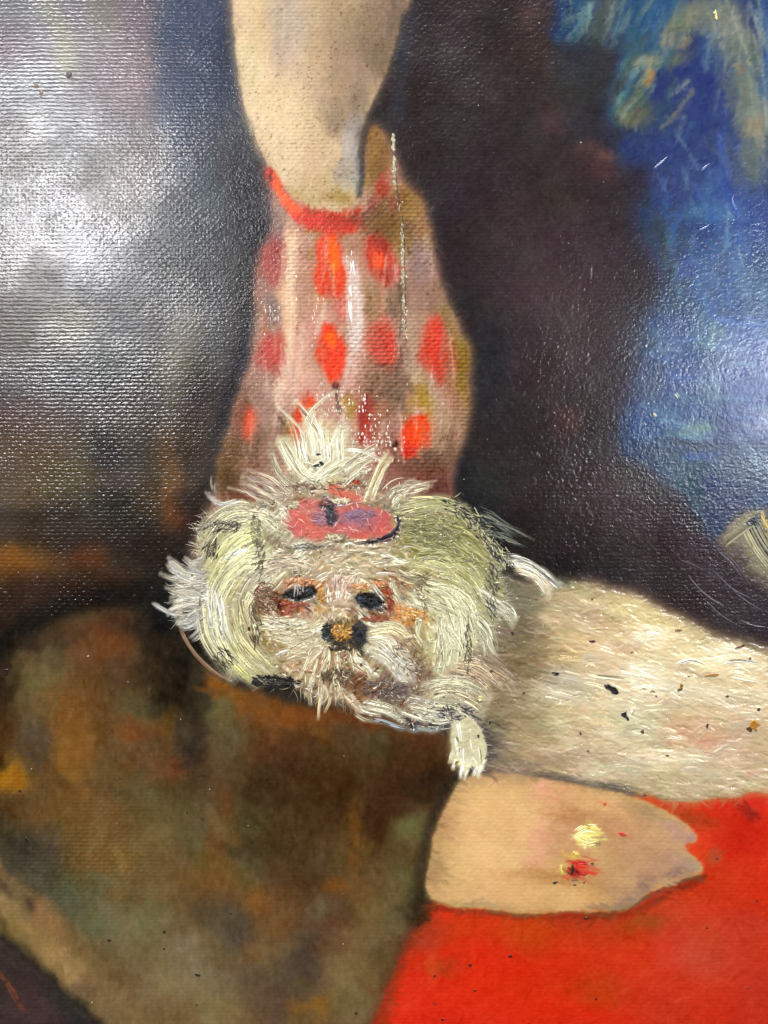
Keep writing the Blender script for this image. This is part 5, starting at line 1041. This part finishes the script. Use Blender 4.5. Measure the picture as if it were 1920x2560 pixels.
# hollows beside the eyes and under the cheeks
scrub(664, 1496, 26, 40, 90, ['5c4024', '6c4a2c', '7c5a3c', '8a3c20'], 30, .6, 5, 14, 1.2); scrub(1020, 1640, 40, 50, 60, ['7c6854', '6c5a4c', '8c7860'], 40, .6, 5, 12, 1.1, .6)
scrub(960, 1720, 60, 22, 70, ['5c4a40', '6c5c54', '80706c'], 15, .5, 5, 12, 1.1, .6); scrub(846, 1692, 44, 20, 90, ['5c4c34', '6c5840', '4c3c28'], 80, .6, 5, 12, 1.2, .6)
scrub(1140, 1780, 50, 20, 60, ['3c3a40', '5c5860', '4c4848'], 20, .6, 4, 10, 1.2, .6); scrub(770, 1365, 60, 8, 30, ['6c6860', '7c7468'], 0, .3, 6, 12, 1.0, .5); scrub(640, 1330, 14, 40, 40, ['6c6c50', '7c7858'], 70, .4, 6, 14, 1.1, .5)
scrub(690, 1704, 60, 14, 90, ['15130f', '201c16', '0f0e0c'], 12, .5, 5, 14, 1.6, .6)
# olive shade and dark bites on the right ear
scrub(1090, 1330, 60, 40, 170, ['7c7a4c', '6c6c44', '8c8858', '94905c'], 20, .5, 6, 16, 1.2, .5)
for _ in range(230):
    t = r.rand(); x = 1120 + 150 * t + r.randn() * 9; y = 1262 + 150 * t ** 1.5 + r.randn() * 11; a = math.radians(25 + 40 * t) + r.randn() * .5; l = 5 + 10 * r.rand()
    fur.track([(x - math.cos(a) * l, y - math.sin(a) * l), (x, y + 2), (x + math.cos(a) * l, y + math.sin(a) * l)], .8 + r.rand(), .5, hx(['1c2224', '24282a', '1a1c1e', '9c986c', 'c4c094'][r.randint(5)]), 4, (.2, .6), 0, 1.5)
dog_strokes.sort(key=lambda t: -t[0])
for _, b in dog_strokes[:296]: b.build("brush_stroke", dog_o)
for _, b in dog_strokes[296:]:
    if b.n: fur.co += b.co; fur.c += b.c; fur.f += [f + fur.n for f in b.f]; fur.n += b.n
fur.build("fur_strokes", dog_o, kind="stuff")
# the soft stroke bodies were painted after the skins were cut: hand the skins their final pigment
final = np.concatenate([to_lin(np.clip(IMG, .015, .985)), WEAVE[..., None]], -1).reshape(-1, 4).astype(np.float32)
for n_, used in USED.items():
    bpy.data.objects[n_].data.color_attributes["Col"].data.foreach_set("color", final[used].ravel())
print("dog strokes", len(dog_strokes))

# dry white paint caught on the thread crests above the topknot
def flecks(bundle, cx, cy, rx, ry, n, col, seed, tall=4.0):
    n = int(n * .5)
    r = np.random.RandomState(seed)
    for _ in range(n):
        x, y = cx + r.randn() * rx, cy + r.randn() * ry
        y = round(y / 9.6) * 9.6 + r.randn() * .8
        l = tall * (.4 + r.rand())
        bundle.track([(x, y - l), (x + r.randn() * .8, y), (x + r.randn(), y + l)], .8 + 1.5 * r.rand(), 1.0, np.clip(hx(col) + r.randn() * .05, 0, 1), 3, (.3, .3))
flecks(scumble, 920, 1090, 26, 50, 150, 'e2dccc', 3); flecks(scumble, 820, 1020, 22, 22, 60, 'e0d8cc', 4); flecks(scumble, 908, 1000, 5, 16, 26, 'ece6d8', 5); flecks(scumble, 940, 1120, 22, 36, 60, 'ddd6c4', 6)
flecks(scumble, 976, 1120, 20, 50, 50, 'd8ccb8', 7); flecks(scumble, 806, 960, 4, 24, 14, 'e0d4c4', 8); flecks(scumble, 860, 1000, 24, 24, 40, 'd6ccc0', 9); flecks(scumble, 1016, 820, 3, 60, 26, 'd0c8a0', 10)
flecks(scumble, 680, 790, 16, 20, 26, 'd8ccc0', 12, 7); flecks(scumble, 738, 640, 6, 60, 26, 'ecdcb4', 13); flecks(scumble, 880, 690, 6, 30, 14, 'f0e8dc', 14, 7); flecks(scumble, 790, 800, 12, 30, 26, 'f0c8b0', 15, 6)
scumble.build("scumbled_flecks", stock_o, kind="stuff")
for x, y, l, w in ((880, 670, 36, 3), (874, 730, 30, 3), (876, 780, 60, 4)):
    stroke([(x, y - l / 2), (x + 2, y), (x + 5, y + l / 2)], w * 2, 2, 'ece6de', 'd8cec6', 1.2, stock_o)
# thick marks on hand, drapery, frill
for p, w, n, a, b, par in [([(1440, 2084), (1462, 2070), (1492, 2072)], 16, 5, 'f8ecac', 'ecd878', hand_o), ([(1446, 2102), (1468, 2112), (1496, 2104)], 12, 4, 'faf0b8', 'f0dc84', hand_o), ([(1452, 2086), (1472, 2096), (1490, 2092)], 18, 5, 'f4e488', 'ecd470', hand_o),
                           ([(1462, 2110), (1463, 2118), (1462, 2124)], 6, 2, 'f8ecb4', 'f0dc90', hand_o), ([(1430, 2130), (1440, 2136), (1450, 2136)], 8, 3, 'e0c468', 'd0b050', hand_o), ([(1404, 2160), (1402, 2174), (1410, 2186)], 9, 3, 'e4cc74', 'ccac50', hand_o),
                           ([(1440, 2164), (1454, 2158), (1468, 2164)], 10, 4, 'e03428', 'b82018', hand_o), ([(1450, 2180), (1460, 2186), (1468, 2180)], 9, 3, 'c82820', 'a01c18', hand_o), ([(1430, 2160), (1432, 2178), (1424, 2190)], 6, 3, '301418', '501818', hand_o)]:
    stroke(p, w, n, a, b, 2.0, par, 0, (.2, .3), "paint_dab")
dr = PARTS["painted_drapery", 3000]
for p, w in [([(1636, 420), (1656, 404), (1668, 392)], 4), ([(1752, 426), (1764, 414), (1776, 406)], 4), ([(1748, 575), (1762, 570), (1776, 560)], 3), ([(1838, 520), (1832, 500), (1836, 485)], 3)]:
    stroke(p, w, 1, '5c6ca0', '6878a8', 1.6, dr, 0, (.2, .4))
stroke([(1688, 984), (1694, 990), (1698, 996)], 6, 2, 'b0bcb4', 'a0acac', 1.6, dr); stroke([(1632, 1034), (1638, 1038), (1642, 1042)], 6, 2, 'a8a890', '9c9c88', 1.6, dr)
bd = PARTS["painted_backdrop", 2000]
for p, w in [([(1796, 1378), (1826, 1404), (1850, 1436), (1870, 1466)], 3.2), ([(1812, 1382), (1840, 1410), (1866, 1450), (1884, 1480)], 2.4), ([(1720, 1440), (1750, 1476), (1790, 1506), (1840, 1532)], 2.6), ([(1838, 1482), (1868, 1506), (1916, 1536)], 2.4), ([(1850, 1546), (1880, 1562), (1925, 1570)], 3),
             ([(1760, 1500), (1800, 1540), (1850, 1570)], 2), ([(1700, 1400), (1740, 1416), (1760, 1430)], 2.6), ([(1780, 1420), (1830, 1470), (1890, 1500)], 2), ([(1480, 664), (1478, 690), (1474, 700)], 2), ([(1344, 1130), (1348, 1138), (1354, 1144)], 4)]:
    stroke(p, w * 1.6, 1, '3c3238', '463c40', 2.0, bd, 0, (.2, .4))
fr_o = PARTS["striped_frill", 4000]
for k in range(6):
    stroke([(1858 + k * 8, 1326 - k * 5), (1884 + k * 8, 1376 - k * 5), (1920 + k * 8, 1424 - k * 5)], 6, 2, 'a49c7c', '7c7660', 1.4, fr_o, 0)
stroke([(1806, 1360), (1850, 1326), (1894, 1296)], 22, 6, '8c8268', '6c644c', 1.2, fr_o); stroke([(1904, 1286), (1918, 1312), (1936, 1336)], 6, 2, 'c0ac60', 'a48c44', 1.8, fr_o)

stroke([(448, 1566), (464, 1600), (492, 1640), (528, 1674), (552, 1692), (576, 1704)], 7, 3, 'a08064', '7c6048', 1.6, cush_o, 0, (.1, .2))
# ------------------------------------------------------------------ losses, specks and the long scratch
def chip(x, y, rx, ry, ang, col, parent, name="paint_loss", h=.15, seed=None, label=None):
    r = np.random.RandomState(int(x * 3 + y)); n = 11
    t = np.arange(n) / n * 2 * math.pi; k = 1 + r.randn(n) * .22; k = np.clip(k, .5, 1.5)
    a = math.radians(ang)
    px = np.r_[0, rx * k * np.cos(t)]; py = np.r_[0, ry * k * np.sin(t)]
    X_ = x + px * math.cos(a) - py * math.sin(a); Y_ = y + px * math.sin(a) + py * math.cos(a)
    Zb = max(surf(X_, Y_)) + (1.3 if rx > 5 else .7)
    # a raised lip of torn paint with a sunk floor
    X2 = x + (X_[1:] - x) * .72; Y2 = y + (Y_[1:] - y) * .72
    co = np.vstack([wpos(X_[1:], Y_[1:], np.full(n, Zb - 1.2)), wpos(x + (X_[1:] - x) * .9, y + (Y_[1:] - y) * .9, np.full(n, Zb + h)), wpos(X2, Y2, np.full(n, Zb - .2)), wpos([x], [y], [Zb - .3])])
    f = []
    for q in range(n):
        p = (q + 1) % n
        f += [(q, q + n, p), (p, q + n, p + n), (q + n, q + 2 * n, p + n), (p + n, q + 2 * n, p + 2 * n), (q + 2 * n, 3 * n, p + 2 * n)]
    c = np.tile(to_lin(hx(col)), (len(co), 1)); edge = to_lin(np.clip(hx(col) * 1.25 + .03, 0, 1)); c[n:2 * n] = edge
    f = np.array(f)[:, ::-1]
    return make_mesh(name, co, f, np.hstack([c, np.zeros((len(co), 1))]), MAT_THICK, parent, label)
for row in """1528 1722 17 8 30 1c1214 d; 1518 1716 8 5 20 241618 d; 1561 1787 7 7 40 151b1f d; 1568 1796 6 4 60 20201e d; 1884 1812 12 12 0 a8721e d; 1874 1822 9 6 40 543410 d; 1480 1603 8 3 0 3a2018 d; 1389 1683 10 4 8 2c1a18 d; 1281 1583 4 4 0 3c2014 d
1704 1715 4 8 20 8c6424 d; 1700 1724 8 3 -30 60421c d; 1780 1688 20 2.5 -4 9c6c2c d; 1695 1576 8 2.5 0 7a4c2c d; 1848 1618 10 3 -14 5c3a22 d; 1858 1614 5 3 30 4c3020 d; 1818 1741 5 3 0 5a3c20 d; 1768 1815 3 6 10 4a3020 d; 1606 1830 5 5 0 5c4420 d; 1451 1833 3 4 0 584024 d
1470 1877 4 3 0 5c4428 d; 1896 1773 4 4 0 2c2420 d; 1196 1840 3.5 3.5 0 30241c d; 1141 1906 5 5 0 8c7c3c d; 1309 1733 4 3 0 4c3420 d; 1228 1678 4 3 0 4a2c1c d; 1225 1806 3 5 0 201c20 d; 793 1164 9 4 -20 15100e d; 804 1158 7 5 30 15100e d; 785 1168 5 4 0 1c1410 d; 796 1136 6 3 -10 20180e d; 791 1130 3 3 0 241c10 d
636 1292 3.5 3.5 0 2c1e12 d; 504 1481 3 2.5 0 30241a d; 481 1438 3 2.5 0 3c2c1c d; 623 1572 4.5 5 0 38201a d; 802 1380 2.5 3.5 0 3c2c1c d; 770 1522 12 2 35 5a3424 d; 1035 1550 4 4 0 4c2c18 d; 903 1662 4 5 0 5c2c1c d; 1722 1691 3 2 0 6a4a28 d; 1580 1631 4 2 0 6a4a30 d; 1640 1740 3 2 0 6a4a30 d; 1668 1889 5 2 0 6a4a30 d
1875 1646 4 3 0 6a4c30 d; 1480 1498 3 2 0 5a4630 d; 1110 1742 3 2 0 40301c d; 1340 1498 4 2 0 5c4a34 d; 1612 1988 4 2 0 3c3428 r
215 1380 4 4 0 1c1210 b; 220 1165 4 4 0 1c1614 b; 72 1232 4 5 0 1c1814 b; 172 187 7 8 0 3a2426 b; 90 214 5 7 0 5c3c30 b; 103 232 5 9 10 6a4632 b; 455 1114 3 3 0 141414 b; 360 1170 3 3 0 141414 b; 170 440 3 3 0 2a2426 b; 60 488 3 3 0 2c2426 b
410 2330 4 4 0 1e1a14 c; 272 2351 5 3 -10 1c1812 c; 410 2372 2.5 3 0 1c1812 c; 494 2437 7 3 10 2c2618 c; 66 2099 4 4 0 1a1410 c; 50 1978 4 3 0 2a1c0c c; 468 2031 3 3 0 30200e c; 1020 1240 0.1 0.1 0 000000 c; 508 1938 4 4 0 2c2212 c; 890 2532 5 3 0 30200e c; 14 1680 5 8 20 160e08 c; 577 2284 3 3 0 2a2214 c; 492 2512 3 2 0 2a2214 c
1175 2413 4 4 0 42100c r; 1275 2391 5 4 0 3c0c0a r; 1088 2510 4 3 0 44120e r; 1086 2440 4 3 0 3c100c r; 1467 2295 6 3 0 361412 r; 1491 2497 3 3 0 3c100c r; 1892 2253 3 3 0 401410 r; 1106 2549 4 3 0 3c100c r; 1793 2147 3 3 0 4a1812 r; 1187 2476 4 3 0 50160e r; 1768 2320 3 2 0 4a1812 r; 1320 2560 3 3 0 3c100c r; 1870 2470 3 2 0 501812 r
678 446 5 8 20 5c201c s; 1460 2206 3 2 0 303430 h; 1388 2206 6 3 -20 34362f h; 1437 2212 5 2 0 303430 h; 1512 2010 5 4 0 c45038 h; 1555 2085 9 4 20 c03c2c h; 1481 2159 4 3 0 4c4038 h""".replace('\n', ';').split(';'):
    f = row.split(); par = {'d': dog_o, 'r': red_o, 'b': PARTS["painted_backdrop", 1000], 'c': cush_o, 's': stock_o, 'h': hand_o}[f[6]]
    x, y, rx, ry, an = map(float, f[:5])
    if rx < 1: continue
    chip(x, y, rx, ry, an, f[5], par)
# bright grains of dust and the gold fleck
for row in """78 1922 2.5; 524 1973 2; 320 1704 1.8; 220 1640 3.5; 452 1798 1.8; 292 2058 1.6; 620 2064 1.6; 858 2360 2; 230 2506 2.4; 860 1890 1.6; 1452 356 3.4; 1509 455 2; 1196 264 2.4; 1160 300 1.8; 1386 1032 2.4; 1218 1098 1.8; 1148 2060 0.1; 1160 1198 2.4; 1002 1118 2; 1056 1118 2; 649 1132 2.2; 1066 900 2""".split(';'):
    x, y, rr = map(float, row.split())
    if rr > 1: chip(x, y, rr * .5, rr * .5, 0, 'c8c4b8', root, "dust_grain", .3)
chip(1790, 40, 3.4, 10, -10, 'ecc678', dr, "paint_fleck", 1.5); chip(1787, 30, 3, 5, 20, 'f0d090', dr, "paint_fleck", 1.5)
chip(1200, 1747, 6, 7, 0, 'dccf94', dog_o, "paint_fleck", 1.2); chip(1290, 1000, .5, .5, 0, '2a2528', root, "paint_fleck")
sc = Bundle(); r = np.random.RandomState(9)
qs = spline([(983, 338), (984, 400), (988, 470), (1000, 540), (1006, 600), (1007, 680), (1009, 760), (1010, 850)], 30)
for k in range(0, len(qs)):
    x, y = qs[k]
    dens = (.8 if y < 460 else (.15 if y < 590 else (.75 if y < 760 else .35))) * (.3 + .9 * (math.sin(y * .11) > -.4))
    for _ in range(2):
        if r.rand() < dens:
            l = 2.2 + 4 * r.rand(); xx = x + r.randn() * 1.8
            sc.track([(xx, y - l), (xx + r.randn(), y), (xx + r.randn() * 1.5, y + l)], .8 + 1.6 * r.rand(), 1.4, np.clip(hx('e6dcae' if r.rand() < .75 else 'f4f0e0') * (.6 + .3 * r.rand()), 0, 1), 3, (.2, .2))
for k in range(0, len(qs), 2):
    x, y = qs[k]
    if r.rand() < .5: sc.track([(x + 5, y - 6), (x + 5, y), (x + 5.5, y + 6)], 1.2, .3, hx('201a18'), 3, (.2, .2))
sc.build("scratch", root, label="broken pale scratch running down the right of the stocking")
print("strokes", nstroke[0])
